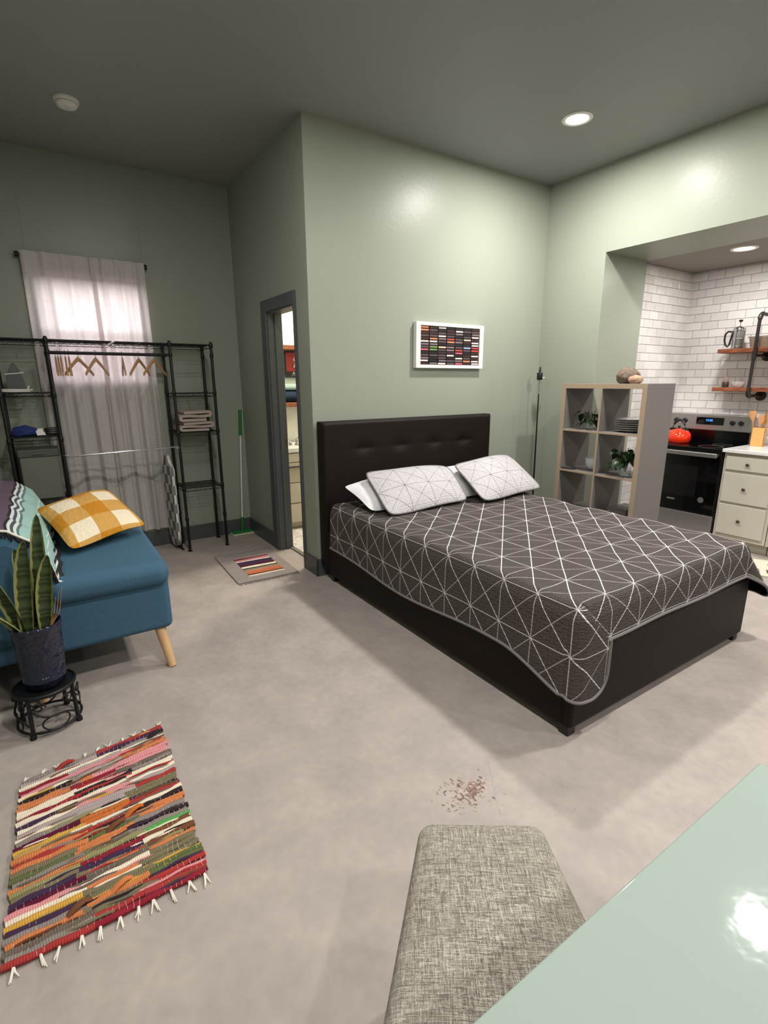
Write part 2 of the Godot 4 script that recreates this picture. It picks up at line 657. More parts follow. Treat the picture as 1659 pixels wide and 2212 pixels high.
func shell() -> void:
	# floor with the worn patch as its second surface
	var fm := ArrayMesh.new()
	var r := [Rect2(-2.25, -1.72, 6.4, 3.67), Rect2(-2.25, 1.95, 1.4, 1.1), Rect2(0.25, 1.95, 3.9, 1.1), Rect2(-2.25, 3.05, 6.4, 3.65)]
	var g := G.new()
	for q in r:
		floor_quad(g, q)
	# underside and edges give the slab its thickness
	g.quad(Vector3(-2.25, -0.15, -1.72), Vector3(4.15, -0.15, -1.72), Vector3(4.15, -0.15, 6.7), Vector3(-2.25, -0.15, 6.7))
	g.uv2.resize(g.v.size())
	fm = g.done()
	var g2 := G.new()
	floor_quad(g2, Rect2(-0.85, 1.95, 1.1, 1.1))
	g2.uv2 = PackedVector2Array([Vector2(0, 1), Vector2(1, 1), Vector2(1, 0), Vector2(0, 0)])
	var a := []
	a.resize(Mesh.ARRAY_MAX)
	a[Mesh.ARRAY_VERTEX] = g2.v
	a[Mesh.ARRAY_NORMAL] = g2.n
	a[Mesh.ARRAY_TEX_UV] = g2.uv
	a[Mesh.ARRAY_TEX_UV2] = g2.uv2
	a[Mesh.ARRAY_INDEX] = g2.ix
	fm.add_surface_from_arrays(Mesh.PRIMITIVE_TRIANGLES, a)
	var f := part(self, "floor", fm, M.concrete)
	f.set_surface_override_material(1, M.worn_concrete)
	tag(f, "painted concrete floor with a chipped patch and hairline crack", "", "", "structure")

	struct("ceiling", bx(Vector3(-2.25, H, -2.1), Vector3(4.15, H + 0.15, 6.7)), M.ceiling_paint, "dark sage ceiling of the main room")
	# window wall with its opening
	var w := G.new()
	add_bx(w, Vector3(-2.25, 0, D - 0.15), Vector3(-1.575, H, D))
	add_bx(w, Vector3(-0.765, 0, D - 0.15), Vector3(0.0, H, D))
	add_bx(w, Vector3(-1.575, 0, D - 0.15), Vector3(-0.765, 1.44, D))
	add_bx(w, Vector3(-1.575, 2.30, D - 0.15), Vector3(-0.765, H, D))
	struct("wall_window", w, M.sage_paint, "sage wall behind the clothes rack with the curtained window")
	# wall with the bathroom door
	var d := G.new()
	add_bx(d, Vector3(0, 0, -2.1), Vector3(0.117, H, -0.775), 0.0002)
	add_bx(d, Vector3(0, 2.03, -0.775), Vector3(0.117, H, -0.226), 0.0002)
	add_bx(d, Vector3(0, 0, -0.226), Vector3(0.117, H, -0.12), 0.0002)
	struct("wall_door", d, M.sage_paint, "short sage wall with the open bathroom door")
	struct("wall_headboard", bx(Vector3(0.0, 0, -0.12), Vector3(W, H, 0), 0.0002), M.sage_paint, "sage wall behind the bed's headboard")
	# kitchen side wall: full height to the opening, a header above it, solid again beyond
	var k := G.new()
	add_bx(k, Vector3(W, 0, -0.12), Vector3(3.0, H, 0.617))
	add_bx(k, Vector3(W, HK, 0.617), Vector3(3.0, H, 4.2))
	add_bx(k, Vector3(W, 0, 4.2), Vector3(3.0, H, 6.7))
	struct("wall_right", k, M.sage_paint, "sage wall with the wide opening to the kitchen")
	struct("ceiling_kitchen", bx(Vector3(2.99, HK, 0.4), Vector3(4.15, HK + 0.12, 4.4)), M.kitchen_ceiling_paint, "low grey ceiling of the kitchen alcove")
	struct("wall_left", bx(Vector3(-2.25, 0, -1.7), Vector3(-2.05, H, 6.7)), M.sage_paint, "sage wall behind the blue sofa")
	struct("wall_rear", bx(Vector3(-2.25, 0, 6.5), Vector3(4.15, H, 6.7)), M.sage_paint, "sage wall behind the camera")
	struct("wall_kitchen_end", bx(Vector3(2.99, 0, 4.2), Vector3(4.15, HK, 4.4)), M.sage_paint, "end wall of the kitchen alcove out of view")
	tiled_wall("wall_kitchen_side", Vector3(3.0, 0, 0.553), Vector3.RIGHT, Vector3.BACK, 0.917, HK, 0.0, "white subway tile wall beside the stove, seen through the shelf unit")
	tiled_wall("wall_kitchen_back", Vector3(3.917, 0, 0.553), Vector3.BACK, Vector3.LEFT, 1.95, HK, 0.86, "white subway tile wall behind the stove and pipe shelves")
	var kb := bx(Vector3(3.91, 0, 2.503), Vector3(4.15, HK, 4.25))
	struct("wall_kitchen_rear", kb, M.tile0, "white kitchen wall further along, out of view")

	# baseboards and door trim
	var bh := 0.14
	struct("baseboard_window", bx(Vector3(-2.05, 0, D), Vector3(0, bh, D + 0.016), 0.004), M.charcoal_trim, "charcoal baseboard under the window")
	var b1 := bx(Vector3(-0.016, 0, D), Vector3(0, bh, -0.865), 0.004)
	add_bx(b1, Vector3(-0.016, 0, -0.205), Vector3(0, bh, 0.016), 0.004)
	struct("baseboard_door", b1, M.charcoal_trim, "charcoal baseboard either side of the bathroom door")
	struct("baseboard_headboard", bx(Vector3(-0.016, 0, 0), Vector3(W, bh, 0.016), 0.004), M.charcoal_trim, "charcoal baseboard behind the bed")
	struct("baseboard_right", bx(Vector3(W - 0.016, 0, 0.016), Vector3(W, bh, 0.617), 0.004), M.charcoal_trim, "charcoal baseboard below the kitchen wall")
	var dr := thing("door_1", "charcoal painted door frame of the bathroom, standing open", "")
	tag(dr, "", "", "", "structure")
	var cs := G.new()
	add_bx(cs, Vector3(-0.02, 0, -0.872), Vector3(0, 2.115, -0.772), 0.004)
	add_bx(cs, Vector3(-0.02, 0, -0.229), Vector3(0, 2.115, -0.203), 0.004)
	add_bx(cs, Vector3(-0.02, 2.025, -0.772), Vector3(0, 2.115, -0.229), 0.004)
	gpart(dr, "casing", cs, M.charcoal_trim)
	var jb := G.new()
	add_bx(jb, Vector3(-0.004, 0, -0.776), Vector3(0.12, 2.03, -0.762), 0.002)
	add_bx(jb, Vector3(-0.004, 0, -0.239), Vector3(0.12, 2.03, -0.225), 0.002)
	add_bx(jb, Vector3(-0.004, 2.016, -0.762), Vector3(0.12, 2.03, -0.239), 0.002)
	add_bx(jb, Vector3(0.05, 0, -0.762), Vector3(0.085, 2.016, -0.75), 0.002)
	gpart(dr, "jamb", jb, M.charcoal_trim)
	gpart(dr, "strike_plate", bx(Vector3(0.088, 0.94, -0.7625), Vector3(0.112, 1.0, -0.760), 0.0005), M.knob_metal)
	gpart(dr, "threshold", bx(Vector3(0.092, 0, -0.762), Vector3(0.128, 0.012, -0.239), 0.004), M.grey_laminate)

func floor_quad(g: G, q: Rect2) -> void:
	var o := g.v.size()
	var a := q.position
	var b := q.end
	g.quad(Vector3(a.x, 0, b.y), Vector3(b.x, 0, b.y), Vector3(b.x, 0, a.y), Vector3(a.x, 0, a.y))
	for k in range(o, o + 4):
		g.uv[k] = Vector2(g.v[k].x, g.v[k].z) / 3.2

func tiled_wall(called: String, at: Vector3, along: Vector3, out: Vector3, length: float, height: float, from_y: float, label: String) -> void:
	# a grouted backing with single tiles, 15 x 7.5 cm in running bond
	var o := thing(called, label, "", at)
	tag(o, "", "", "", "structure")
	var turn := Basis(along, Vector3.UP, out)
	if turn.determinant() < 0:
		turn = Basis(-along, Vector3.UP, out)
	var back := G.new()
	var c := along * length / 2 + Vector3.UP * height / 2 - out * 0.06
	back.rbox((along.abs() * length + Vector3.UP * height + out.abs() * 0.12), 0.001, c)
	gpart(o, "backing", back, M.grout)
	var tw := 0.1503
	var th := 0.0752
	var full := G.new()
	full.slab(Vector3(tw - 0.0032, th - 0.0032, 0.007), 0.0015, Vector3.ZERO, turn)
	var full_mesh := full.done()
	var cut := {}
	rng.seed = 19
	var rows := int(ceil(height / th))
	for j in rows:
		var y0 := j * th
		var y1 := minf(y0 + th, height)
		if y1 < from_y:
			continue
		var x := -tw * 0.5 if j % 2 else 0.0
		while x < length - 0.004:
			var x0 := maxf(x, 0.0)
			var x1 := minf(x + tw, length)
			var lx := x1 - x0
			if lx > 0.012 and y1 - y0 > 0.01:
				var mesh := full_mesh
				if lx < tw - 0.001 or y1 - y0 < th - 0.001:
					var key := "%d_%d" % [roundi(lx * 1000), roundi((y1 - y0) * 1000)]
					if not cut.has(key):
						var g := G.new()
						g.slab(Vector3(lx - 0.0032, y1 - y0 - 0.0032, 0.007), 0.0015, Vector3.ZERO, turn)
						cut[key] = g.done()
					mesh = cut[key]
				part(o, "tile", mesh, M["tile%d" % (rng.randi() % 3)], along * (x0 + x1) / 2 + Vector3.UP * (y0 + y1) / 2)
			x += tw

func window_and_curtain() -> void:
	var o := thing("window_1", "white sash window behind the curtain, blind over its lower half", "")
	tag(o, "", "", "", "structure")
	var x0 := -1.575
	var x1 := -0.765
	var f := G.new()
	for q in [[Vector3(x0, 1.44, -1.66), Vector3(x0 + 0.05, 2.30, -1.58)], [Vector3(x1 - 0.05, 1.44, -1.66), Vector3(x1, 2.30, -1.58)], [Vector3(x0, 2.25, -1.66), Vector3(x1, 2.30, -1.58)], [Vector3(x0, 1.44, -1.66), Vector3(x1, 1.49, -1.58)], [Vector3(x0, 1.86, -1.65), Vector3(x1, 1.90, -1.59)]]:
		add_bx(f, q[0], q[1], 0.003)
	gpart(o, "frame", f, M.white_plastic)
	gpart(o, "pane", bx(Vector3(x0 + 0.05, 1.90, -1.625), Vector3(x1 - 0.05, 2.25, -1.621), 0.0005), M.window_glass)
	gpart(o, "pane", bx(Vector3(x0 + 0.05, 1.49, -1.625), Vector3(x1 - 0.05, 1.86, -1.621), 0.0005), M.window_glass)
	gpart(o, "muntin", bx(Vector3(-1.177, 1.49, -1.632), Vector3(-1.163, 2.25, -1.614), 0.002), M.white_plastic)
	var slat := G.new()
	slat.rbox(Vector3(x1 - x0 - 0.02, 0.0012, 0.025), 0.0005, Vector3.ZERO, 1, Basis(Vector3.RIGHT, -0.2))
	var sm := slat.done()
	var bs := mat("blind_slat", c8(225, 222, 222), 0.6)
	bs.backlight_enabled = true
	bs.backlight = Color(0.9, 0.88, 0.9)
	for k in 19:
		part(o, "slat", sm, bs, Vector3((x0 + x1) / 2, 1.455 + k * 0.0215, -1.566))

	# rod
	var r := thing("curtain_rod", "dark curtain rod with round end caps above the window", "curtain rod")
	var g := G.new()
	g.tube([Vector3(-1.63, 2.405, -1.515), Vector3(-0.755, 2.405, -1.515)], 0.011, 12)
	gpart(r, "rod", g, M.black_metal)
	for x in [-1.632, -0.752]:
		var e := G.new()
		e.tube([Vector3(x - 0.012, 2.405, -1.515), Vector3(x + 0.012, 2.405, -1.515)], 0.02, 14)
		gpart(r, "end_cap", e, M.black_metal)
		var br := G.new()
		br.tube([Vector3(x * 0.995, 2.405, -1.515), Vector3(x * 0.995, 2.405, -1.551)], 0.008, 8)
		gpart(r, "bracket", br, M.black_metal)
	# two sheer panels gathered on the rod
	var panels := [[-1.612, -1.13, 0.55, "left sheer white curtain panel hanging over the bright window, behind the left rack tower", 0.0], [-1.16, -0.765, 0.35, "right sheer white curtain panel hanging over the bright window, behind the wooden hangers", 2.0]]
	for p in panels:
		var xa: float = p[0]
		var xb: float = p[1]
		var ph: float = p[4]
		var cl := func(u: float, v: float) -> Vector3:
			var y := lerpf(2.43, 0.17, v)
			var spread := lerpf(1.0, 1.04, v)
			var x := xa + (xb - xa) * u * spread
			var amp := lerpf(0.008, 0.018, minf(v * 3.0, 1.0))
			var z := -1.516 + amp * (sin(u * 26.0 + ph + v * 1.2) + 0.5 * sin(u * 47.0 + ph * 2.0 - v * 2.0)) + 0.004 * sin(v * 9.0 + u * 5.0)
			if v < 0.04:
				z += 0.014
			return Vector3(x, y, z + 0.012)
		var cg := G.new()
		cg.grid(cl, 90, 70, 1, 1, true)
		var cn := thing("sheer_curtain", p[3], "curtain", Vector3.ZERO, 0, "sheer curtain panels")
		gpart(cn, "cloth", cg, M.curtain_cloth)
		var hd := G.new()   # the doubled rod pocket and header
		hd.grid(func(u: float, v: float) -> Vector3: return cl.call(u, 0.075 * v) + Vector3(0, 0, 0.004), 90, 6, 1, 1, true)
		gpart(cn, "rod_pocket", hd, M.curtain_cloth)
		var hm := G.new()   # the wavy hem of an inner layer
		hm.grid(func(u: float, v: float) -> Vector3: return cl.call(u, 0.775 + 0.012 * sin(u * 9.0 + ph) - 0.01 * u + v * 0.014) + Vector3(0, 0, 0.004), 90, 2, 1, 1, true)
		gpart(cn, "hem_band", hm, M.curtain_hem)
		var bh := G.new()
		bh.grid(func(u: float, v: float) -> Vector3: return cl.call(u, 0.985 + v * 0.015) + Vector3(0, 0, 0.003), 90, 2, 1, 1, true)
		gpart(cn, "bottom_hem", bh, M.curtain_cloth)

func bathroom() -> void:
	# the slice of the bathroom seen through the door
	struct("wall_bath_far", bx(Vector3(0.117, 0, -2.1), Vector3(2.2, H, -1.82)), M.bath_white, "white far wall of the bathroom")
	struct("wall_bath_right", bx(Vector3(2.0, 0, -1.82), Vector3(2.2, H, -0.12)), M.bath_white, "white right wall of the bathroom")
	var fl := thing("floor_bath", "pale marble tile floor of the bathroom", "")
	tag(fl, "", "", "", "structure")
	gpart(fl, "grout_bed", bx(Vector3(0.117, 0.0, -1.82), Vector3(2.0, 0.006, -0.12), 0.001), M.grout)
	var fg := Gradient.new()
	fg.offsets = PackedFloat32Array([0.0, 0.42, 0.5, 0.58, 1.0])
	fg.colors = PackedColorArray([c8(232, 228, 224), c8(228, 223, 219), c8(176, 166, 162), c8(230, 226, 222), c8(236, 232, 228)])
	var mb := mat("marble", Color.WHITE, 0.2)
	mb.albedo_texture = noise_tex(256, 0.015, 4, false, 1, 6, FastNoiseLite.TYPE_SIMPLEX_SMOOTH, fg)
	mb.uv1_triplanar = true
	mb.uv1_world_triplanar = true
	mb.uv1_scale = Vector3.ONE * 2.0
	var tl := G.new()
	tl.rbox(Vector3(0.297, 0.006, 0.297), 0.001)
	var tm := tl.done()
	for i in 4:
		for j in 5:
			part(fl, "tile", tm, mb, Vector3(0.28 + i * 0.3, 0.008, -0.28 - j * 0.3))
	# vanity
	var v := thing("vanity_cabinet", "pale wood grain vanity cabinet under the bathroom worktop", "cabinet")
	mat("vanity_wood", c8(196, 186, 170), 0.5)
	gpart(v, "body", bx(Vector3(0.13, 0.08, -1.80), Vector3(1.1, 0.80, -1.29)), M.vanity_wood)
	gpart(v, "toe_kick", bx(Vector3(0.13, 0.014, -1.80), Vector3(1.1, 0.08, -1.34)), M.vanity_wood)
	for q in [[0.705, 0.79], [0.50, 0.695], [0.29, 0.49], [0.09, 0.28]]:
		for k in 2:
			var xx := 0.14 + k * 0.48
			var dw := gpart(v, "drawer", bx(Vector3(xx, q[0], -1.29), Vector3(xx + 0.47, q[1], -1.272), 0.003), M.vanity_wood)
			if q[0] < 0.6 and q[0] > 0.4:
				gpart(dw, "handle", bx(Vector3(xx + 0.12, 0.655, -1.272), Vector3(xx + 0.35, 0.665, -1.25), 0.003), M.black_metal)
	single("vanity_worktop", bx(Vector3(0.12, 0.80, -1.815), Vector3(1.12, 0.845, -1.265), 0.005), M.white_china, "white stone worktop on the bathroom vanity", "worktop")
	var ft := thing("faucet", "chrome faucet standing on the white bathroom worktop", "faucet", Vector3(0.53, 0.845, -1.5))
	var fa := G.new()
	fa.lathe([Vector2(0.026, 0), Vector2(0.026, 0.01), Vector2(0.017, 0.02), Vector2(0.015, 0.06), Vector2(0, 0.062)], 16)
	gpart(ft, "base", fa, M.chrome)
	var fb := G.new()
	fb.tube([Vector3(0, 0.04, 0), Vector3(0, 0.075, 0.03), Vector3(0, 0.07, 0.09), Vector3(0, 0.05, 0.115)], 0.011, 10)
	gpart(ft, "spout", fb, M.chrome)
	for s in [-1, 1]:
		var fc := G.new()
		fc.lathe([Vector2(0.02, 0), Vector2(0.018, 0.03), Vector2(0.008, 0.045), Vector2(0, 0.046)], 14, Vector3(s * 0.075, 0, 0))
		fc.tube([Vector3(s * 0.075, 0.04, 0), Vector3(s * 0.12, 0.055, 0.01)], 0.006, 8)
		gpart(ft, "handle", fc, M.chrome)
	# two reclaimed wood shelves, poster and rolled towel between
	single("wood_shelf", bx(Vector3(0.2, 1.795, -1.82), Vector3(1.15, 1.84, -1.62), 0.004), M.shelf_wood, "upper brown wood shelf on the bathroom wall, above the red poster", "shelf", Vector3.ZERO, "bathroom wood shelves")
	single("wood_shelf", bx(Vector3(0.2, 1.225, -1.82), Vector3(1.15, 1.27, -1.62), 0.004), M.shelf_wood, "lower brown wood shelf on the bathroom wall, under the rolled towel", "shelf", Vector3.ZERO, "bathroom wood shelves")
	var p := thing("framed_poster", "black framed red poster with a white figure, hung in the bathroom", "poster", Vector3(0.748, 1.655, -1.80))
	var pf := G.new()
	for q in [[Vector3(-0.19, 0.12, 0), Vector3(0.19, 0.135, 0.02)], [Vector3(-0.19, -0.135, 0), Vector3(0.19, -0.12, 0.02)], [Vector3(-0.19, -0.12, 0), Vector3(-0.175, 0.12, 0.02)], [Vector3(0.175, -0.12, 0), Vector3(0.19, 0.12, 0.02)]]:
		add_bx(pf, q[0], q[1], 0.002)
	gpart(p, "frame", pf, M.black_plastic)
	var pt := mat("poster_print", Color.WHITE, 0.5)
	pt.albedo_texture = poster_print()
	var pg := G.new()
	pg.quad(Vector3(-0.175, -0.12, 0.012), Vector3(0.175, -0.12, 0.012), Vector3(0.175, 0.12, 0.012), Vector3(-0.175, 0.12, 0.012))
	pg.rbox(Vector3(0.35, 0.24, 0.008), 0.001, Vector3(0, 0, 0.006))
	for i in range(4, pg.uv.size()):
		pg.uv[i] = Vector2(0.02, 0.98)
	gpart(p, "print", pg, pt)
	var tx := TextMesh.new()
	tx.text = "AIRE"
	tx.font_size = 16
	tx.pixel_size = 0.0022
	tx.depth = 0.001
	var tn := part(p, "lettering", tx, M.white_plastic, Vector3(-0.06, -0.086, 0.0135))
	tn.scale = Vector3(1.2, 1, 1)
	var tw := thing("rolled_towel", "dark blue rolled towel lying on the lower bathroom shelf", "towel", Vector3(0.66, 1.27, -1.71))
	mat("navy_towel", c8(44, 56, 74), 0.98, 0.0, 0.1)
	mat("teal_towel", c8(150, 172, 170), 0.98, 0.0, 0.1)
	var rg := G.new()
	var sp := []
	for k in 60:
		var a := k * 0.36
		var rr := 0.012 + 0.048 * k / 59.0
		sp.append(Vector2(cos(a) * rr, 0.066 + sin(a) * rr))
	rg.grid(func(u: float, w2: float) -> Vector3:
		var q: Vector2 = sp[roundi(u * 59)]
		return Vector3(lerpf(-0.4, 0.4, w2), q.y, q.x), 59, 6)
	rg.tube([Vector3(-0.398, 0.066, 0), Vector3(0.398, 0.066, 0)], 0.062, 24)
	gpart(tw, "cloth", rg, M.navy_towel)
	var t2 := thing("folded_towel", "pale teal folded towel lying on top of the dark blue rolled towel", "towel", Vector3(0.66, 1.398, -1.72))
	var t2g := G.new()
	t2g.rbox(Vector3(0.7, 0.055, 0.15), 0.026, Vector3(0, 0.0275, 0), 4)
	gpart(t2, "cloth", t2g, M.teal_towel)
	# the bathroom's own ceiling lamp
	var lo := thing("bath_ceiling_lamp", "round white ceiling lamp of the bathroom, out of view", "ceiling light", Vector3(0.95, H - 0.06, -0.9))
	var lb := G.new()
	lb.lathe([Vector2(0.0, 0.0), Vector2(0.09, 0.004), Vector2(0.14, 0.03), Vector2(0.15, 0.06)], 32)
	gpart(lo, "glowing_shade", lb, M.light_lens)
	var l := OmniLight3D.new()
	l.name = "bath_lamp_light"
	l.light_color = Color(1.0, 0.95, 0.88)
	l.light_energy = 3.6
	l.light_size = 0.12
	l.omni_range = 8.0
	l.omni_attenuation = 2.0
	l.shadow_enabled = true
	l.position = Vector3(0, -0.14, 0)
	lo.add_child(l, true)

func poster_print() -> ImageTexture:
	var im := img(256, 176, c8(172, 40, 44))
	rng.seed = 8
	for k in 500:
		im.fill_rect(Rect2i(rng.randi_range(0, 255), rng.randi_range(0, 140), rng.randi_range(1, 6), rng.randi_range(1, 3)), c8(rng.randi_range(120, 200), 30, 36))
	im.fill_rect(Rect2i(0, 138, 256, 38), c8(16, 14, 14))
	im.fill_rect(Rect2i(40, 166, 130, 3), c8(150, 146, 140))
	# a loose white winged shape
	for k in 150:
		var p := Vector2(84 + rng.randfn(0, 13), 70 + rng.randfn(0, 26))
		im.fill_rect(Rect2i(int(p.x), int(p.y), rng.randi_range(3, 12), rng.randi_range(2, 8)), c8(226, 222, 216) if k % 4 else c8(30, 26, 26))
	return ImageTexture.create_from_image(im)

# ---------------------------------------------------------------- bed
const BX0 := 0.035
const BX1 := 1.615
const BZ1 := 2.30
const MT := 0.585     # mattress top

func bed() -> void:
	var o := thing("bed", "dark brown leather upholstered bed frame with four-button tufted headboard", "bed")
	# headboard with four tufts
	var hb := G.new()
	var tufts := [Vector2(0.368, 0.99), Vector2(0.708, 0.99), Vector2(1.046, 0.988), Vector2(1.37, 0.986)]
	var x0 := 0.017
	var x1 := 1.69
	hb.grid(func(u: float, v: float) -> Vector3:
		var x := lerpf(x0, x1, u)
		var y := lerpf(0.10, 1.197, v)
		var ex := minf(x - x0, x1 - x)
		var ey := minf(y - 0.10, 1.197 - y)
		var rr := 0.022
		var z := 0.112
		var e := minf(ex, ey)
		if e < rr:
			z -= rr - sqrt(maxf(0.0, rr * rr - (rr - e) * (rr - e)))
		for t in tufts:
			var q := Vector2((x - t.x) / 0.07, (y - t.y) / 0.038)
			z -= 0.016 * exp(-q.length_squared())
			z -= 0.005 * exp(-pow((y - t.y) / 0.012, 2.0)) * exp(-pow((x - t.x) / 0.12, 2.0))
		return Vector3(x, y, z), 150, 90)
	add_bx(hb, Vector3(x0, 0.10, 0.02), Vector3(x1, 1.197, 0.092), 0.006)
	gpart(o, "headboard", hb, M.leather)
	for t in tufts:
		var b := G.new()
		b.lathe([Vector2(0.011, 0), Vector2(0.009, 0.004), Vector2(0, 0.006)], 14, Vector3(t.x, t.y, 0.09), Basis(Vector3.RIGHT, PI / 2))
		gpart(o, "tuft_button", b, M.leather)
	# padded rails
	gpart(o, "side_rail", bx(Vector3(BX0, 0.035, 0.10), Vector3(BX0 + 0.07, 0.395, BZ1 - 0.012), 0.02, 3), M.leather)
	gpart(o, "side_rail", bx(Vector3(BX1 - 0.07, 0.035, 0.10), Vector3(BX1, 0.395, BZ1 - 0.012), 0.02, 3), M.leather)
	gpart(o, "footboard", bx(Vector3(BX0, 0.035, BZ1 - 0.075), Vector3(BX1, 0.40, BZ1), 0.022, 3), M.leather)
	gpart(o, "slat_base", bx(Vector3(BX0 + 0.06, 0.24, 0.11), Vector3(BX1 - 0.06, 0.27, BZ1 - 0.07)), M.black_plastic)
	for q in [Vector2(BX0 + 0.03, BZ1 - 0.035), Vector2(BX1 - 0.05, BZ1 - 0.035), Vector2(BX0 + 0.03, 0.16), Vector2(BX1 - 0.05, 0.16), Vector2(0.8, 1.2)]:
		gpart(o, "leg", bx(Vector3(q.x - 0.025, 0, q.y - 0.025), Vector3(q.x + 0.025, 0.26 if q.x > 0.7 and q.x < 1 else 0.05, q.y + 0.025), 0.004), M.black_plastic)
	var mt := thing("mattress", "white mattress under the dark quilt, on the leather bed frame", "mattress")
	var mg := G.new()
	mg.rbox(Vector3(BX1 - BX0 - 0.2, MT - 0.27, BZ1 - 0.21), 0.06, Vector3((BX0 + BX1) / 2 - 0.025, (MT + 0.27) / 2, (BZ1 + 0.04) / 2), 4)
	gpart(mt, "body", mg, M.white_cotton)
	quilt()
	sham(Vector3(0.17, 0.63, 0.745), Vector3(0.89, 0.63, 0.715), Vector3(0.915, 0.845, 0.45), Vector3(0.225, 0.86, 0.335), "front left white sham with grey triangle stitching, overlapping the pillow below it")
	sham(Vector3(0.945, 0.64, 0.82), Vector3(1.64, 0.64, 0.765), Vector3(1.575, 0.88, 0.44), Vector3(0.955, 0.862, 0.455), "front right white sham with grey triangle stitching and dark underside showing")
	pillow(Vector3(0.12, 0.635, 0.60), Vector3(0.84, 0.63, 0.60), Vector3(0.80, 0.79, 0.235), Vector3(0.09, 0.76, 0.25), "plain white pillow whose pointed corner sticks out behind the left sham")
	pillow(Vector3(0.90, 0.63, 0.60), Vector3(1.56, 0.63, 0.62), Vector3(1.52, 0.78, 0.25), Vector3(0.845, 0.80, 0.245), "plain white pillow leaning on the headboard behind the right sham")

func drape(a: float, b: float) -> Vector3:
	# a: across the bed (0 at its middle), b: along it from the head; metres on the cloth
	var cx := (BX0 + BX1) / 2
	var s := 1.0 if a >= 0 else -1.0
	var hw := (BX1 - BX0) / 2 + (0.006 if s < 0 else -0.085)
	var lz := BZ1 + 0.004
	var top := MT + 0.024
	var ds := maxf(0.0, absf(a) - (hw - 0.04))
	var dt := maxf(0.0, b - (lz - 0.04))
	var x := cx + clampf(a, -hw + 0.04, hw - 0.04)
	var z := minf(b, lz - 0.04)
	var r := 0.075
	var puff := (0.006 * sin(a * 16.0) * sin(b * 17.0) + 0.004 * sin(a * 7.0 + b * 5.0)) * (1.0 - smoothstep(0.0, 0.1, maxf(ds, dt)))
	if ds == 0.0 and dt == 0.0:
		return Vector3(x, top + puff, z)
	# over the edge: a quarter round of radius r, then down
	var turn := func(d: float) -> Vector2:
		var q := d / r
		if q < PI / 2:
			return Vector2(sin(q) * r, -(1.0 - cos(q)) * r)
		return Vector2(r, -r - (d - r * PI / 2))
	if dt == 0.0:
		var q: Vector2 = turn.call(ds)
		var flare := 0.008 * clampf(ds / 0.35, 0, 1) * (1.0 + sin(b * 6.0 + 1.0))
		if s > 0:
			# this side stands out over the rail
			var out := maxf(0.0, ds - r * PI / 2)
			return Vector3(x + q.x + 0.42 * out, top + q.y + 0.092 * out + puff, z)
		return Vector3(x + s * (q.x - 0.025 * minf(ds / r, 1.0) + flare), top + q.y + puff, z)
	if ds == 0.0:
		var q: Vector2 = turn.call(dt)
		return Vector3(x, top + q.y + puff, z + q.x - 0.025 * minf(dt / r, 1.0) + 0.004 * (1.0 + sin(a * 9.0)) * clampf(dt / 0.2, 0, 1))
	if s > 0:
		# the far corner stands out in a soft cone
		var l := sqrt(ds * ds + dt * dt)
		var th := atan2(dt, ds)
		var q: Vector2 = turn.call(l)
		var fold := lerpf(0.42, 0.02, smoothstep(0.4, 1.0, th / (PI / 2))) + 0.12 * sin(2.0 * th)
		var down := maxf(0.0, l - r * PI / 2)
		var out := q.x - 0.025 * minf(l / r, 1.0) * sin(th) + down * fold
		var drop := q.y + down * (1.0 - sqrt(maxf(0.0, 1.0 - fold * fold)))
		return Vector3(x + out * cos(th), top + drop, z + out * sin(th))
	# the near corner is folded flat: the side runs on round the corner over the foot
	var m := maxf(ds, dt)
	var k := minf(ds, dt)
	var q: Vector2 = turn.call(m)
	var rad := q.x - 0.025 * minf(m / r, 1.0)
	var arc := maxf(rad, 0.004) * PI / 2
	var phi := minf(k / arc, 1.0) * PI / 2
	var along := maxf(0.0, k - arc)
	var lift := 0.014 * clampf(m / 0.08, 0, 1) * clampf(k / 0.03, 0, 1)
	if dt > ds:
		var t := ds / dt
		phi = lerpf(PI / 2, phi, t * t)
		along = maxf(0.0, ds - minf(ds, arc) * t)
		lift *= -0.8 + 1.8 * pow(t, 6.0)
	rad += lift
	return Vector3(x - cos(phi) * rad + along, top + q.y, z + sin(phi) * rad)

func quilt_point(u: float, v: float) -> Vector2:
	# cloth coordinates with rounded free corners
	var hw := (BX1 - BX0) / 2 - 0.03
	var b0 := 0.20
	var b1 := BZ1 + 0.195
	var b := lerpf(b0, b1, v)
	var oa := 0.385 + 0.022 * sin((b - 0.6) * 3.4) + 0.095 * smoothstep(1.9, 2.4, b)
	var ob := 0.30
	var a := lerpf(-hw - oa, hw + ob, u)
	var rr := 0.11
	var side := oa if a < 0 else ob
	var ea := absf(a) - (hw + side - rr)
	var eb := b - (b1 - rr)
	if ea > 0 and eb > 0:
		var m := maxf(ea, eb)
		var k := m / sqrt(ea * ea + eb * eb)
		a = signf(a) * (hw + side - rr + ea * k)
		b = b1 - rr + eb * k
	return Vector2(a, b)

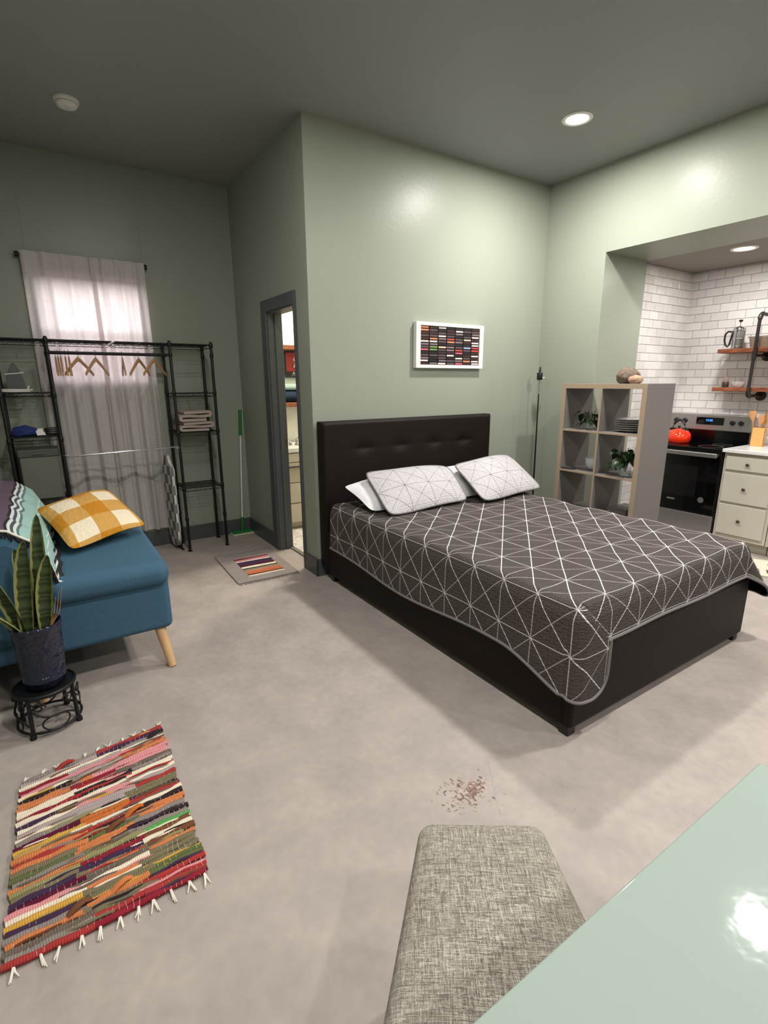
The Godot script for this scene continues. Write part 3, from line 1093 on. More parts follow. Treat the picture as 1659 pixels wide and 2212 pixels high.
func quilt() -> void:
	var o := thing("quilt", "dark grey quilt with white triangle stitching spread over the bed", "quilt")
	var g := G.new()
	g.grid(func(u: float, v: float) -> Vector3:
		var q := quilt_point(u, v)
		return drape(q.x, q.y), 220, 220, 1, 1, true)
	for j in 221:
		for i in 221:
			var q := quilt_point(i / 220.0, j / 220.0)
			g.uv[j * 221 + i] = Vector2((q.y - 1.887) / 0.197, (q.x + 0.601) / 0.21)
	gpart(o, "cloth", g, M.quilt_dark)
	var lin := G.new()     # its underside
	lin.v = g.v.duplicate()
	lin.n = g.n.duplicate()
	lin.uv = g.uv.duplicate()
	lin.ix = g.ix.duplicate()
	for k in lin.v.size():
		lin.v[k] -= g.n[k] * 0.006
		lin.n[k] = -g.n[k]
	gpart(o, "lining", lin, M.quilt_binding)
	var path := []
	for k in 120:
		path.append(quilt_point(0.0, k / 120.0))
	for k in 90:
		path.append(quilt_point(k / 90.0, 1.0))
	for k in 121:
		path.append(quilt_point(1.0, 1.0 - k / 120.0))
	var p3 := path.map(func(q): return drape(q.x, q.y))
	var bg := G.new()
	bg.tube(p3, 0.008, 8)
	gpart(o, "binding", bg, M.quilt_binding)

func sheet(a: Vector3, b: Vector3, c: Vector3, d: Vector3, u: float, v: float) -> Vector3:
	# rounded corners: points near a corner are drawn in
	var x := u * 2 - 1
	var y := v * 2 - 1
	var k := 1.0 - 0.075 * pow(x * x * y * y, 3.0)
	u = 0.5 + 0.5 * x * k
	v = 0.5 + 0.5 * y * k
	return a.lerp(b, u).lerp(d.lerp(c, u), v)

func puffed(g: G, a: Vector3, b: Vector3, c: Vector3, d: Vector3, thick: float, sharp: float, pinch: float, side: float, n := 36, us := 1.0, vs := 1.0) -> void:
	# one face of a pillow between its four corners (a, b along the bottom)
	var nn := (b - a).cross(d - a).normalized()
	g.grid(func(u: float, v: float) -> Vector3:
		var x := u * 2 - 1
		var y := v * 2 - 1
		var fu := 0.5 + 0.5 * x * (1.0 - pinch * (1.0 - y * y) * 0.5)
		var fv := 0.5 + 0.5 * y * (1.0 - pinch * (1.0 - x * x) * 0.5)
		var h := pow(maxf(0.0, 1.0 - pow(absf(x), 2.4)), sharp) * pow(maxf(0.0, 1.0 - pow(absf(y), 2.4)), sharp)
		var w := 0.004 * sin(x * 7.0 + y * 3.0) * sin(y * 6.0 - x) * h
		return sheet(a, b, c, d, fu, fv) + nn * (side * (h * thick + w) + 0.012 * sin(x * 2.6 + 0.5) * y * y), n, n, us, vs, side < 0)

func sham(a: Vector3, b: Vector3, c: Vector3, d: Vector3, label: String) -> void:
	var o := thing("pillow_sham", label, "pillow", Vector3.ZERO, 0, "quilted shams")
	var g := G.new()
	puffed(g, a, b, c, d, 0.07, 0.75, 0.0, 1.0, 36, 0.72 / 0.2, 0.46 / 0.2)
	gpart(o, "front", g, M.sham_white)
	var h := G.new()
	puffed(h, a, b, c, d, 0.085, 0.6, 0.0, -1.0, 36, 0.72 / 0.2, 0.46 / 0.2)
	gpart(o, "back", h, M.quilt_dark)
	var path := []
	var nn := (b - a).cross(d - a).normalized()
	for k in 96:
		var q := k / 24.0
		var u := clampf(q if q < 2 else 3.0 - q, 0, 1)
		var v := clampf(q - 1.0 if q < 3 else 4.0 - q, 0, 1)
		path.append(sheet(a, b, c, d, u, v) + nn * 0.012 * sin((u * 2 - 1) * 2.6 + 0.5) * (v * 2 - 1) * (v * 2 - 1))
	var t := G.new()
	t.tube(path, 0.006, 8, -1.0, 1.0, true)
	gpart(o, "binding", t, M.quilt_binding)

func pillow(a: Vector3, b: Vector3, c: Vector3, d: Vector3, label: String) -> void:
	var o := thing("pillow", label, "pillow", Vector3.ZERO, 0, "plain white pillows")
	var g := G.new()
	puffed(g, a, b, c, d, 0.085, 0.7, 0.06, 1.0)
	gpart(o, "front", g, M.white_cotton)
	var h := G.new()
	puffed(h, a, b, c, d, 0.06, 0.7, 0.06, -1.0)
	gpart(o, "back", h, M.white_cotton)

# ---------------------------------------------------------------- kitchen
func kitchen() -> void:
	# stove
	var o := thing("stove", "stainless steel and black glass electric stove against the white tiles", "stove")
	var z0 := 0.585
	var z1 := 1.322
	gpart(o, "body", bx(Vector3(3.35, 0.05, z0), Vector3(3.88, 0.865, z1), 0.004), M.black_plastic)
	gpart(o, "cooktop", bx(Vector3(3.325, 0.865, z0), Vector3(3.85, 0.882, z1), 0.005), M.black_glass)
	for q in [[3.48, 0.76, 0.085], [3.48, 1.15, 0.10], [3.70, 0.76, 0.075], [3.70, 1.15, 0.08]]:
		var bn := G.new()
		bn.lathe([Vector2(q[2] - 0.003, 0.8822), Vector2(q[2] - 0.003, 0.8828), Vector2(q[2], 0.8828), Vector2(q[2], 0.8822)], 40, Vector3(q[0], 0, q[1]))
		gpart(o, "burner_ring", bn, M.grey_laminate)
	var gd := gpart(o, "backguard", bx(Vector3(3.80, 0.882, z0), Vector3(3.885, 1.01, z1), 0.004), M.black_glass)
	gpart(gd, "control_panel", bx(Vector3(3.785, 1.0, z0), Vector3(3.89, 1.155, z1), 0.008, 2), M.steel)
	var ds := gpart(o, "display", bx(Vector3(3.781, 1.055, 0.845), Vector3(3.787, 1.125, 1.095), 0.001), M.black_glass)
	var em := mat("display_glow", c8(40, 110, 255), 0.5)
	em.emission_enabled = true
	em.emission = c8(60, 130, 255)
	em.emission_energy_multiplier = 2.5
	var tx := TextMesh.new()
	tx.text = "12:05"
	tx.font_size = 16
	tx.pixel_size = 0.0016
	tx.depth = 0.0006
	var cn := part(ds, "clock_display", tx, em, Vector3(3.7805, 1.098, 0.965))
	cn.rotation.y = -PI / 2
	for z in [0.655, 0.735, 1.172, 1.245]:
		var k := G.new()
		k.lathe([Vector2(0.024, 0), Vector2(0.024, 0.006), Vector2(0.02, 0.008), Vector2(0.019, 0.026), Vector2(0.016, 0.03), Vector2(0, 0.03)], 20, Vector3(3.786, 1.085, z), Basis(Vector3.BACK, PI / 2))
		k.rbox(Vector3(0.006, 0.032, 0.006), 0.002, Vector3(3.754, 1.085, z))
		gpart(o, "knob", k, M.black_plastic)
	var dr := gpart(o, "oven_door", bx(Vector3(3.32, 0.275, z0 + 0.004), Vector3(3.352, 0.845, z1 - 0.004), 0.004), M.black_glass)
	mat("oven_window", c8(20, 19, 20), 0.1)
	gpart(dr, "oven_window", bx(Vector3(3.3185, 0.42, 0.70), Vector3(3.321, 0.70, 1.14), 0.001), M.oven_window)
	gpart(dr, "handle", bx(Vector3(3.262, 0.805, z0 + 0.02), Vector3(3.284, 0.845, z1 - 0.02), 0.009, 3), M.steel)
	for z in [z0 + 0.04, z1 - 0.04]:
		gpart(dr, "handle_post", bx(Vector3(3.28, 0.812, z - 0.015), Vector3(3.322, 0.838, z + 0.015), 0.004), M.steel)
	var bd := G.new()
	bd.lathe([Vector2(0.026, 0), Vector2(0.026, 0.002), Vector2(0.02, 0.003), Vector2(0, 0.003)], 24, Vector3(3.3195, 0.405, 1.20), Basis(Vector3.BACK, PI / 2))
	gpart(dr, "round_sticker", bd, M.steel)
	var lg := G.new()
	lg.rbox(Vector3(0.002, 0.014, 0.075), 0.001, Vector3(3.3192, 0.375, 0.93))
	gpart(dr, "badge", lg, M.grey_laminate)
	gpart(o, "drawer_front", bx(Vector3(3.322, 0.075, z0 + 0.004), Vector3(3.352, 0.268, z1 - 0.004), 0.004), M.steel)
	for q in [Vector2(3.38, 0.62), Vector2(3.38, 1.28), Vector2(3.84, 0.62), Vector2(3.84, 1.28)]:
		var ft := G.new()
		ft.lathe([Vector2(0.018, 0), Vector2(0.018, 0.01), Vector2(0.01, 0.012), Vector2(0.01, 0.05)], 12, Vector3(q.x, 0, q.y))
		gpart(o, "foot", ft, M.black_plastic)

	# kettle on the left front burner
	var kt := thing("kettle", "shiny red enamel kettle with black handle, standing on the stove", "kettle", Vector3(3.56, 0.8828, 0.80), 1.3)
	var red := mat("red_enamel", c8(232, 52, 20), 0.1, 0.0, 0.6)
	var kb := G.new()
	kb.lathe([Vector2(0.0, 0.0), Vector2(0.094, 0.0), Vector2(0.102, 0.006), Vector2(0.113, 0.03), Vector2(0.114, 0.06), Vector2(0.105, 0.09), Vector2(0.082, 0.114), Vector2(0.056, 0.123), Vector2(0.04, 0.124)], 36)
	gpart(kt, "body", kb, red)
	var kl := G.new()
	kl.lathe([Vector2(0.042, 0.122), Vector2(0.04, 0.128), Vector2(0.022, 0.136), Vector2(0.008, 0.138)], 24)
	var kln := gpart(kt, "lid", kl, red)
	var kk := G.new()
	kk.lathe([Vector2(0.006, 0.136), Vector2(0.007, 0.145), Vector2(0.014, 0.152), Vector2(0.012, 0.162), Vector2(0, 0.166)], 16)
	gpart(kln, "lid_knob", kk, M.black_plastic)
	var ks := G.new()
	ks.tube([Vector3(0.08, 0.06, 0), Vector3(0.115, 0.09, 0), Vector3(0.135, 0.125, 0)], 0.02, 12, 0.012)
	gpart(kt, "spout", ks, red)
	var kh := G.new()
	var arc := []
	for i in 17:
		var a := PI * i / 16.0
		arc.append(Vector3(cos(a) * 0.078, 0.10 + sin(a) * 0.115, 0))
	kh.tube(arc, 0.0035, 8)
	gpart(kt, "handle_wire", kh, M.black_metal)
	var kg := G.new()
	var arc2 := []
	for i in 9:
		var a := PI * (0.22 + 0.56 * i / 8.0)
		arc2.append(Vector3(cos(a) * 0.078, 0.102 + sin(a) * 0.117, 0))
	kg.tube(arc2, 0.011, 10)
	gpart(kt, "handle_grip", kg, M.black_plastic)

	# cabinets and worktop
	for c in [[1.335, 1.745, "cream three-drawer base cabinet between stove and frame edge, under the worktop"], [1.752, 2.45, "cream base cabinet at the right edge, past the three-drawer unit"]]:
		var cb := thing("base_cabinet", c[2], "cabinet", Vector3.ZERO, 0, "cream base cabinets")
		var a: float = c[0]
		var b: float = c[1]
		gpart(cb, "body", bx(Vector3(3.345, 0.10, a), Vector3(3.905, 0.865, b), 0.002), M.cream_cabinet)
		gpart(cb, "toe_kick", bx(Vector3(3.42, 0.0, a), Vector3(3.88, 0.10, b), 0.001), M.cream_cabinet)
		for q in [[0.715, 0.835], [0.43, 0.69], [0.14, 0.41]]:
			var dw := gpart(cb, "drawer", bx(Vector3(3.326, q[0], a + 0.022), Vector3(3.346, q[1], b - 0.022), 0.004), M.cream_cabinet)
			var kn := G.new()
			kn.lathe([Vector2(0.006, 0), Vector2(0.006, 0.012), Vector2(0.014, 0.018), Vector2(0.014, 0.024), Vector2(0.008, 0.028), Vector2(0, 0.029)], 16, Vector3(3.327, (q[0] + q[1]) / 2, (a + b) / 2 - 0.005), Basis(Vector3.BACK, PI / 2))
			gpart(dw, "knob", kn, M.knob_metal)
	var cg := Gradient.new()
	cg.offsets = PackedFloat32Array([0.0, 0.5, 1.0])
	cg.colors = PackedColorArray([c8(206, 204, 202), c8(224, 222, 220), c8(232, 230, 228)])
	var wt := mat("worktop_stone", Color.WHITE, 0.2)
	wt.albedo_texture = noise_tex(256, 0.05, 4, false, 1, 16, FastNoiseLite.TYPE_SIMPLEX_SMOOTH, cg)
	wt.uv1_triplanar = true
	wt.uv1_scale = Vector3.ONE * 3.0
	single("worktop", bx(Vector3(3.30, 0.865, 1.326), Vector3(3.908, 0.895, 2.47), 0.004), wt, "pale speckled stone worktop over the cream drawers", "worktop")

	# utensil holder with wooden spoons
	var uh := thing("utensil_holder", "square bamboo utensil holder on the pale worktop beside the stove", "utensil holder", Vector3(3.74, 0.895, 1.415), 0.25)
	var ug := G.new()
	for s in [-1.0, 1.0]:
		ug.rbox(Vector3(0.008, 0.165, 0.10), 0.002, Vector3(s * 0.046, 0.0825, 0))
		ug.rbox(Vector3(0.10, 0.165, 0.008), 0.002, Vector3(0, 0.0825, s * 0.046))
	ug.rbox(Vector3(0.09, 0.008, 0.09), 0.001, Vector3(0, 0.004, 0))
	gpart(uh, "box", ug, M.bamboo)
	var utn := [["wooden_spatula", "wide wooden spatula leaning left in the bamboo holder", Vector3(0.0, 0, -0.018), Vector3(-0.01, 0.30, -0.075), 0.032, 0], ["wooden_spoon", "round wooden spoon standing upright in the middle of the bamboo holder", Vector3(-0.022, 0, 0.0), Vector3(-0.035, 0.275, 0.002), 0.022, 1], ["wooden_spatula", "long wooden spatula leaning right in the bamboo holder", Vector3(0.01, 0, 0.015), Vector3(0.01, 0.31, 0.06), 0.026, 0], ["wooden_spoon", "short wooden spoon at the back of the bamboo holder, leaning to the wall", Vector3(0.02, 0, -0.005), Vector3(0.035, 0.27, 0.03), 0.02, 1]]
	for u in utn:
		var sp := thing(u[0], u[1], "kitchen utensil", uh.position + Vector3(0, 0.01, 0), 0.25, "wooden utensils in the holder")
		var g := G.new()
		var p0: Vector3 = u[2]
		var p1: Vector3 = u[3]
		var neck := p0.lerp(p1, 0.68)
		g.tube([p0, neck], 0.006, 8)
		gpart(sp, "handle", g, M.spoon_wood)
		var h := G.new()
		var dir := (p1 - p0).normalized()
		var side := dir.cross(Vector3.RIGHT).normalized()
		var w: float = u[4]
		var rings := []
		for i in 9:
			var t := i / 8.0
			var ww := (w * (0.25 + 0.75 * smoothstep(0, 0.7, t)) if u[5] == 0 else w * (0.22 + 0.9 * sin(PI * (0.12 + 0.8 * t))))
			if i == 8: ww *= 0.7
			var c := neck.lerp(p1, t)
			var ring := []
			for k in 12:
				var a := T * k / 12
				ring.append(c + side * cos(a) * ww + dir.cross(side) * sin(a) * 0.005)
			rings.append(ring)
		h.loft(rings)
		gpart(sp, "head", h, M.spoon_wood)

	# pipe shelves
	for q in [[1.715, "upper reddish wood shelf on the white tiles, carrying the coffee press"], [1.375, "lower reddish wood shelf on the white tiles, carrying the jar and white bowl"]]:
		single("wood_shelf", bx(Vector3(3.66, q[0], 1.0), Vector3(3.908, q[0] + 0.036, 2.5), 0.003), M.shelf_wood, q[1], "shelf", Vector3.ZERO, "kitchen wood shelves")
	var pp := thing("pipe_bracket", "dark iron pipe bracket holding the two wood shelves on the tiles", "shelf bracket")
	mat("iron_pipe", c8(58, 52, 50), 0.42, 0.6)
	var px := 3.635
	var pz := 1.315
	var bend := func(y: float, up: bool) -> Array:
		var r := 0.045
		var pts := []
		for i in 7:
			var a := PI / 2 * i / 6.0
			pts.append(Vector3(px + r * (1 - cos(a)), y - (r * (1 - sin(a)) if up else -r * (1 - sin(a))), pz))
		return pts
	var v := G.new()
	v.tube([Vector3(px, 1.36, pz), Vector3(px, 2.0, pz)], 0.0135, 14)
	gpart(pp, "upright_pipe", v, M.iron_pipe)
	for q in [[2.03, true], [1.335, false]]:
		var e := G.new()
		e.tube(bend.call(q[0], q[1]), 0.019, 14)
		gpart(pp, "elbow", e, M.iron_pipe)
		var hpipe := G.new()
		hpipe.tube([Vector3(px + 0.04, q[0], pz), Vector3(3.905, q[0], pz)], 0.0135, 14)
		gpart(pp, "wall_pipe", hpipe, M.iron_pipe)
	var hp := G.new()
	hp.tube([Vector3(px, 1.685, pz), Vector3(3.905, 1.685, pz)], 0.0135, 14)
	gpart(pp, "wall_pipe", hp, M.iron_pipe)
	var tee := G.new()
	tee.tube([Vector3(px, 1.65, pz), Vector3(px, 1.722, pz)], 0.019, 14)
	tee.tube([Vector3(px, 1.685, pz), Vector3(px + 0.04, 1.685, pz)], 0.019, 14)
	gpart(pp, "tee", tee, M.iron_pipe)
	for y in [2.03, 1.685, 1.335]:
		var fl := G.new()
		fl.lathe([Vector2(0.045, 0), Vector2(0.045, 0.008), Vector2(0.022, 0.014), Vector2(0.02, 0.03), Vector2(0.0135, 0.03)], 24, Vector3(3.9095, y, pz), Basis(Vector3.BACK, PI / 2))
		gpart(pp, "flange", fl, M.iron_pipe)

	# french press
	var fp := thing("coffee_press", "glass coffee press with steel frame and black handle on the upper shelf", "coffee press", Vector3(3.75, 1.751, 1.12), -1.25)
	var gl := G.new()
	gl.lathe([Vector2(0.0, 0.012), Vector2(0.043, 0.012), Vector2(0.046, 0.02), Vector2(0.046, 0.165)], 28)
	gpart(fp, "beaker", gl, M.steel)
	var fr := G.new()
	for y in [0.018, 0.085, 0.158]:
		fr.lathe([Vector2(0.048, y - 0.006), Vector2(0.049, y), Vector2(0.048, y + 0.006), Vector2(0.0465, y + 0.006)], 28)
	for k in 4:
		var a := T * k / 4 + 0.4
		fr.tube([Vector3(cos(a) * 0.049, 0.0, sin(a) * 0.049), Vector3(cos(a) * 0.049, 0.16, sin(a) * 0.049)], 0.0055, 6)
	fr.lathe([Vector2(0, 0.01), Vector2(0.046, 0.01), Vector2(0.046, 0.006), Vector2(0, 0.006)], 24)
	gpart(fp, "frame", fr, M.chrome)
	var ld := G.new()
	ld.lathe([Vector2(0.05, 0.165), Vector2(0.05, 0.176), Vector2(0.035, 0.192), Vector2(0.008, 0.198), Vector2(0, 0.198)], 28)
	ld.tube([Vector3(0, 0.195, 0), Vector3(0, 0.238, 0)], 0.003, 8)
	gpart(fp, "lid", ld, M.chrome)
	var kn2 := G.new()
	kn2.lathe([Vector2(0.004, 0.23), Vector2(0.012, 0.236), Vector2(0.019, 0.246), Vector2(0.012, 0.252), Vector2(0, 0.253)], 18)
	gpart(fp, "plunger_knob", kn2, M.black_plastic)
	var hd := G.new()
	hd.tube([Vector3(-0.045, 0.15, 0), Vector3(-0.085, 0.155, 0), Vector3(-0.105, 0.13, 0), Vector3(-0.105, 0.08, 0), Vector3(-0.095, 0.04, 0), Vector3(-0.075, 0.022, 0), Vector3(-0.064, 0.04, 0), Vector3(-0.05, 0.14, 0)], 0.008, 8)
	gpart(fp, "handle", hd, M.black_plastic)
	# baking dish
	var bk := thing("baking_dish", "shallow glass baking dish with a darker rim behind the pipe, on the upper shelf", "dish", Vector3(3.785, 1.751, 1.375))
	var bkm := glassy("amber_glass", c8(150, 128, 108), 0.55, 0.1)
	var bg := G.new()
	var rr := []
	for q in [[0.095, 0.135, 0.0], [0.1, 0.14, 0.008], [0.112, 0.155, 0.085], [0.12, 0.165, 0.09], [0.12, 0.165, 0.098], [0.108, 0.15, 0.096], [0.096, 0.137, 0.012]]:
		var ring := []
		for k in 40:
			var a := T * k / 40
			var ca := cos(a)
			var sa := sin(a)
			var sq := pow(pow(absf(ca), 5.0) + pow(absf(sa), 5.0), -0.2)
			ring.append(Vector3(ca * sq * q[0], q[2], -sa * sq * q[1]))
		rr.append(ring)
	bg.loft(rr)
	gpart(bk, "dish", bg, bkm)
	# jar and bowl on the lower shelf
	var jr := thing("spice_jar", "small pepper jar with a clear top beside the white bowl, lower shelf", "jar", Vector3(3.74, 1.411, 1.075))
	var jg := G.new()
	jg.lathe([Vector2(0, 0), Vector2(0.026, 0), Vector2(0.028, 0.006), Vector2(0.028, 0.045), Vector2(0.024, 0.052)], 20)
	mat("peppercorns", c8(58, 40, 30), 0.4)
	gpart(jr, "body", jg, M.peppercorns)
	var jl := G.new()
	jl.lathe([Vector2(0.025, 0.05), Vector2(0.025, 0.082), Vector2(0.02, 0.092), Vector2(0, 0.094)], 20)
	gpart(jr, "clear_cap", jl, M.amber_glass)
	var bw := thing("bowl", "low white bowl on the lower wood shelf beside the pepper jar", "bowl", Vector3(3.76, 1.411, 1.172))
	var bwg := G.new()
	bwg.lathe([Vector2(0, 0.003), Vector2(0.028, 0.003), Vector2(0.03, 0.0), Vector2(0.034, 0.003), Vector2(0.055, 0.03), Vector2(0.062, 0.05), Vector2(0.058, 0.05), Vector2(0.05, 0.03), Vector2(0.0, 0.01)], 32)
	gpart(bw, "bowl", bwg, M.white_china)

# ---------------------------------------------------------------- shelf unit between bed and kitchen
func shelf_unit() -> void:
	var o := thing("shelf_unit", "grey open cube shelf unit with pale wood edges between bed and stove", "shelf unit")
	var xa := 1.995
	var xb := 2.367
	var za := 0.607
	var zb := 1.335
	var h := 1.453
	var t := 0.037
	var ed := 0.0018
	var panel := func(called: String, a: Vector3, b: Vector3) -> void:
		var p: MeshInstance3D = gpart(o, called, bx(a, b, 0.001), M.grey_laminate)
		gpart(p, "edge_strip", bx(Vector3(a.x - ed, a.y + 0.0004, a.z + 0.0004), Vector3(a.x + 0.0003, b.y - 0.0004, b.z - 0.0004), 0.0005), M.oak_edge)
	panel.call("top_panel", Vector3(xa, h - t, za), Vector3(xb, h, zb))
	panel.call("bottom_panel", Vector3(xa, 0, za), Vector3(xb, t, zb))
	panel.call("side_panel", Vector3(xa, t, za), Vector3(xb, h - t, za + t))
	panel.call("side_panel", Vector3(xa, t, zb - t), Vector3(xb, h - t, zb))
	var zm := (za + zb) / 2
	var th := 0.0155
	panel.call("divider", Vector3(xa, t, zm - th / 2), Vector3(xb, h - t, zm + th / 2))
	var ys := []
	for k in 3:
		var y := h - t - (k + 1) * 0.336 - 0.0
		ys.append(y)
		for s in 2:
			var z0 := za + t if s == 0 else zm + th / 2
			var z1 := zm - th / 2 if s == 0 else zb - t
			panel.call("shelf", Vector3(xa, y - th / 2, z0), Vector3(xb, y + th / 2, z1))
	var s1: float = ys[0] + th / 2
	var s2: float = ys[1] + th / 2
	var s3: float = ys[2] + th / 2
	# stones on top
	var st := mat("brown_stone", Color.WHITE, 0.75)
	st.albedo_texture = noise_tex(128, 0.05, 4, false, 1, 51, FastNoiseLite.TYPE_SIMPLEX_SMOOTH, two(c8(86, 70, 60), c8(142, 124, 108), 0.25, 0.8))
	st.uv1_triplanar = true
	st.uv1_scale = Vector3.ONE * 6
	var s4 := mat("tan_stone", Color.WHITE, 0.7)
	s4.albedo_texture = noise_tex(128, 0.06, 3, false, 1, 52, FastNoiseLite.TYPE_SIMPLEX_SMOOTH, two(c8(158, 122, 98), c8(190, 160, 136), 0.2, 0.8))
	s4.uv1_triplanar = true
	s4.uv1_scale = Vector3.ONE * 6
	stone("large brown river stone resting on top of the shelf unit", Vector3(2.15, h, 1.075), Vector3(0.075, 0.066, 0.086), st, 1)
	stone("smaller tan pebble leaning against the large brown stone on the shelf unit", Vector3(2.08, h, 1.185), Vector3(0.042, 0.034, 0.055), s4, 2)
	# contents
	jar_plant("leafy vine cutting in a small glass jar, upper left cube of the shelf unit", Vector3(2.13, s1, 0.80), 0.032, 0.10, 15, 0.14, 3)
	jar_plant("bushy leafy vine in a larger glass jar, middle right cube of the shelf unit", Vector3(2.11, s2, 1.165), 0.042, 0.125, 34, 0.155, 4)
	var names := ["lowest dinner plate in the stack on the shelf unit", "second plate from the bottom of the shelf unit's stack", "third plate from the bottom of the shelf unit's stack", "fourth plate from the bottom of the shelf unit's stack", "fifth plate up, just under the topmost of the shelf unit's stack", "topmost grey dinner plate in the stack on the shelf unit"]
	for k in 6:
		var p := thing("dinner_plate", names[k], "plate", Vector3(2.17, s1 + k * 0.0165, 1.14), 0, "stacked dinner plates")
		var g := G.new()
		var r := 0.112
		g.lathe([Vector2(0, 0.004), Vector2(0.05, 0.004), Vector2(0.052, 0.0), Vector2(0.058, 0.0), Vector2(0.062, 0.004), Vector2(r, 0.017), Vector2(r, 0.019), Vector2(r - 0.004, 0.019), Vector2(0.066, 0.009), Vector2(0, 0.008)], 48)
		gpart(p, "plate", g, M.grey_china if k != 5 else M.white_china)
	var wb := thing("white_bowl", "deep white bowl in the middle left cube of the shelf unit", "bowl", Vector3(2.17, s2, 0.845))
	var wg := G.new()
	wg.lathe([Vector2(0, 0.004), Vector2(0.034, 0.004), Vector2(0.036, 0), Vector2(0.042, 0.003), Vector2(0.062, 0.03), Vector2(0.07, 0.065), Vector2(0.072, 0.098), Vector2(0.068, 0.098), Vector2(0.064, 0.06), Vector2(0.05, 0.02), Vector2(0, 0.01)], 40)
	gpart(wb, "bowl", wg, M.white_china)
	var rc := thing("remote_control", "small black remote control lying at the front of the middle left cube", "remote control", Vector3(2.03, s2, 0.705), 0.35)
	var rg := G.new()
	rg.rbox(Vector3(0.04, 0.016, 0.115), 0.007, Vector3(0, 0.008, 0), 3)
	gpart(rc, "case", rg, M.black_plastic)
	for i in 6:
		gpart(rc, "button", bx(Vector3(-0.012 + 0.014 * (i % 2), 0.0155, -0.04 + 0.022 * (i / 2)), Vector3(-0.004 + 0.014 * (i % 2), 0.018, -0.03 + 0.022 * (i / 2)), 0.001), M.grey_laminate)
	var tr := thing("shallow_box", "shallow grey box in the third row right cube of the shelf unit", "box", Vector3(2.25, s3, 1.12))
	var tg := G.new()
	tg.rbox(Vector3(0.2, 0.004, 0.14), 0.001, Vector3(0, 0.002, 0))
	for s in [-1.0, 1.0]:
		tg.rbox(Vector3(0.004, 0.05, 0.14), 0.001, Vector3(s * 0.098, 0.025, 0))
		tg.rbox(Vector3(0.2, 0.05, 0.004), 0.001, Vector3(0, 0.025, s * 0.068))
	gpart(tr, "box", tg, M.grey_laminate)
	gpart(tr, "lid", bx(Vector3(-0.105, 0.048, -0.075), Vector3(0.105, 0.062, 0.075), 0.003), M.grey_laminate)

func stone(label: String, at: Vector3, half: Vector3, m: Material, sd: int) -> void:
	var o := thing("river_stone", label, "stone", at)
	var f := FastNoiseLite.new()
	f.seed = sd
	f.frequency = 0.6
	var g := G.new()
	g.grid(func(u: float, v: float) -> Vector3:
		var a := T * u
		var b := PI * (v - 0.5)
		var d := Vector3(cos(b) * cos(a), sin(b), -cos(b) * sin(a))
		var k := 1.0 + 0.14 * f.get_noise_3dv(d * 1.6)
		var p := d * half * k
		p.y = maxf(p.y, -half.y * 0.82)
		return p + Vector3(0, half.y * 0.82, 0), 36, 20, 1, 1, false, true)
	gpart(o, "stone", g, m)

func leaf_mesh(l: float, w: float, curl: float) -> ArrayMesh:
	# a heart-shaped leaf along +z, drooping
	var g := G.new()
	g.grid(func(u: float, v: float) -> Vector3:
		var t := v
		var ww := w * pow(sin(PI * pow(clampf(t * 0.97 + 0.03, 0, 1), 0.62)), 0.9)
		var x := (u * 2 - 1) * ww
		return Vector3(x, -curl * t * t * l + absf(u * 2 - 1) * ww * 0.25, t * l), 6, 9, 1, 1, true)
	return g.done()

func jar_plant(label: String, at: Vector3, r: float, h: float, n: int, reach: float, sd: int) -> void:
	var o := thing("jar_plant", label, "potted plant", at)
	var g := G.new()
	g.lathe([Vector2(0, 0.003), Vector2(r * 0.9, 0.003), Vector2(r, 0.012), Vector2(r, h * 0.75), Vector2(r * 0.75, h * 0.86), Vector2(r * 0.78, h)], 28)
	gpart(o, "jar", g, M.clear_glass)
	var wg := G.new()
	wg.lathe([Vector2(0, 0.006), Vector2(r * 0.86, 0.006), Vector2(r * 0.93, 0.014), Vector2(r * 0.93, h * 0.5), Vector2(0, h * 0.5)], 24)
	gpart(o, "water", wg, M.water)
	rng.seed = sd
	var lm := [leaf_mesh(0.075, 0.026, 0.35), leaf_mesh(0.06, 0.022, 0.6), leaf_mesh(0.085, 0.03, 0.2)]
	for k in n:
		var a := T * k / n + rng.randf() * 0.6
		var rad := reach * rng.randf_range(0.25, 0.62)
		var top := Vector3(cos(a) * rad, h + rng.randf_range(0.0, 0.075) - (0.07 if k % 2 == 0 else 0.0), sin(a) * rad)
		var st := G.new()
		st.tube([Vector3(cos(a) * 0.006, h * 0.25, sin(a) * 0.006), Vector3(cos(a) * r * 0.5, h, sin(a) * r * 0.5), Vector3(top.x * 0.7, maxf(top.y, h) + 0.02, top.z * 0.7), top], 0.0017, 5)
		gpart(o, "stem", st, M.stem_green)
		var lf := part(o, "leaf", lm[k % 3], M.pothos_leaf, top)
		lf.basis = Basis.from_euler(Vector3(rng.randf_range(0.1, 0.9), PI / 2 - a + rng.randf_range(-0.7, 0.7), rng.randf_range(-0.4, 0.4)))

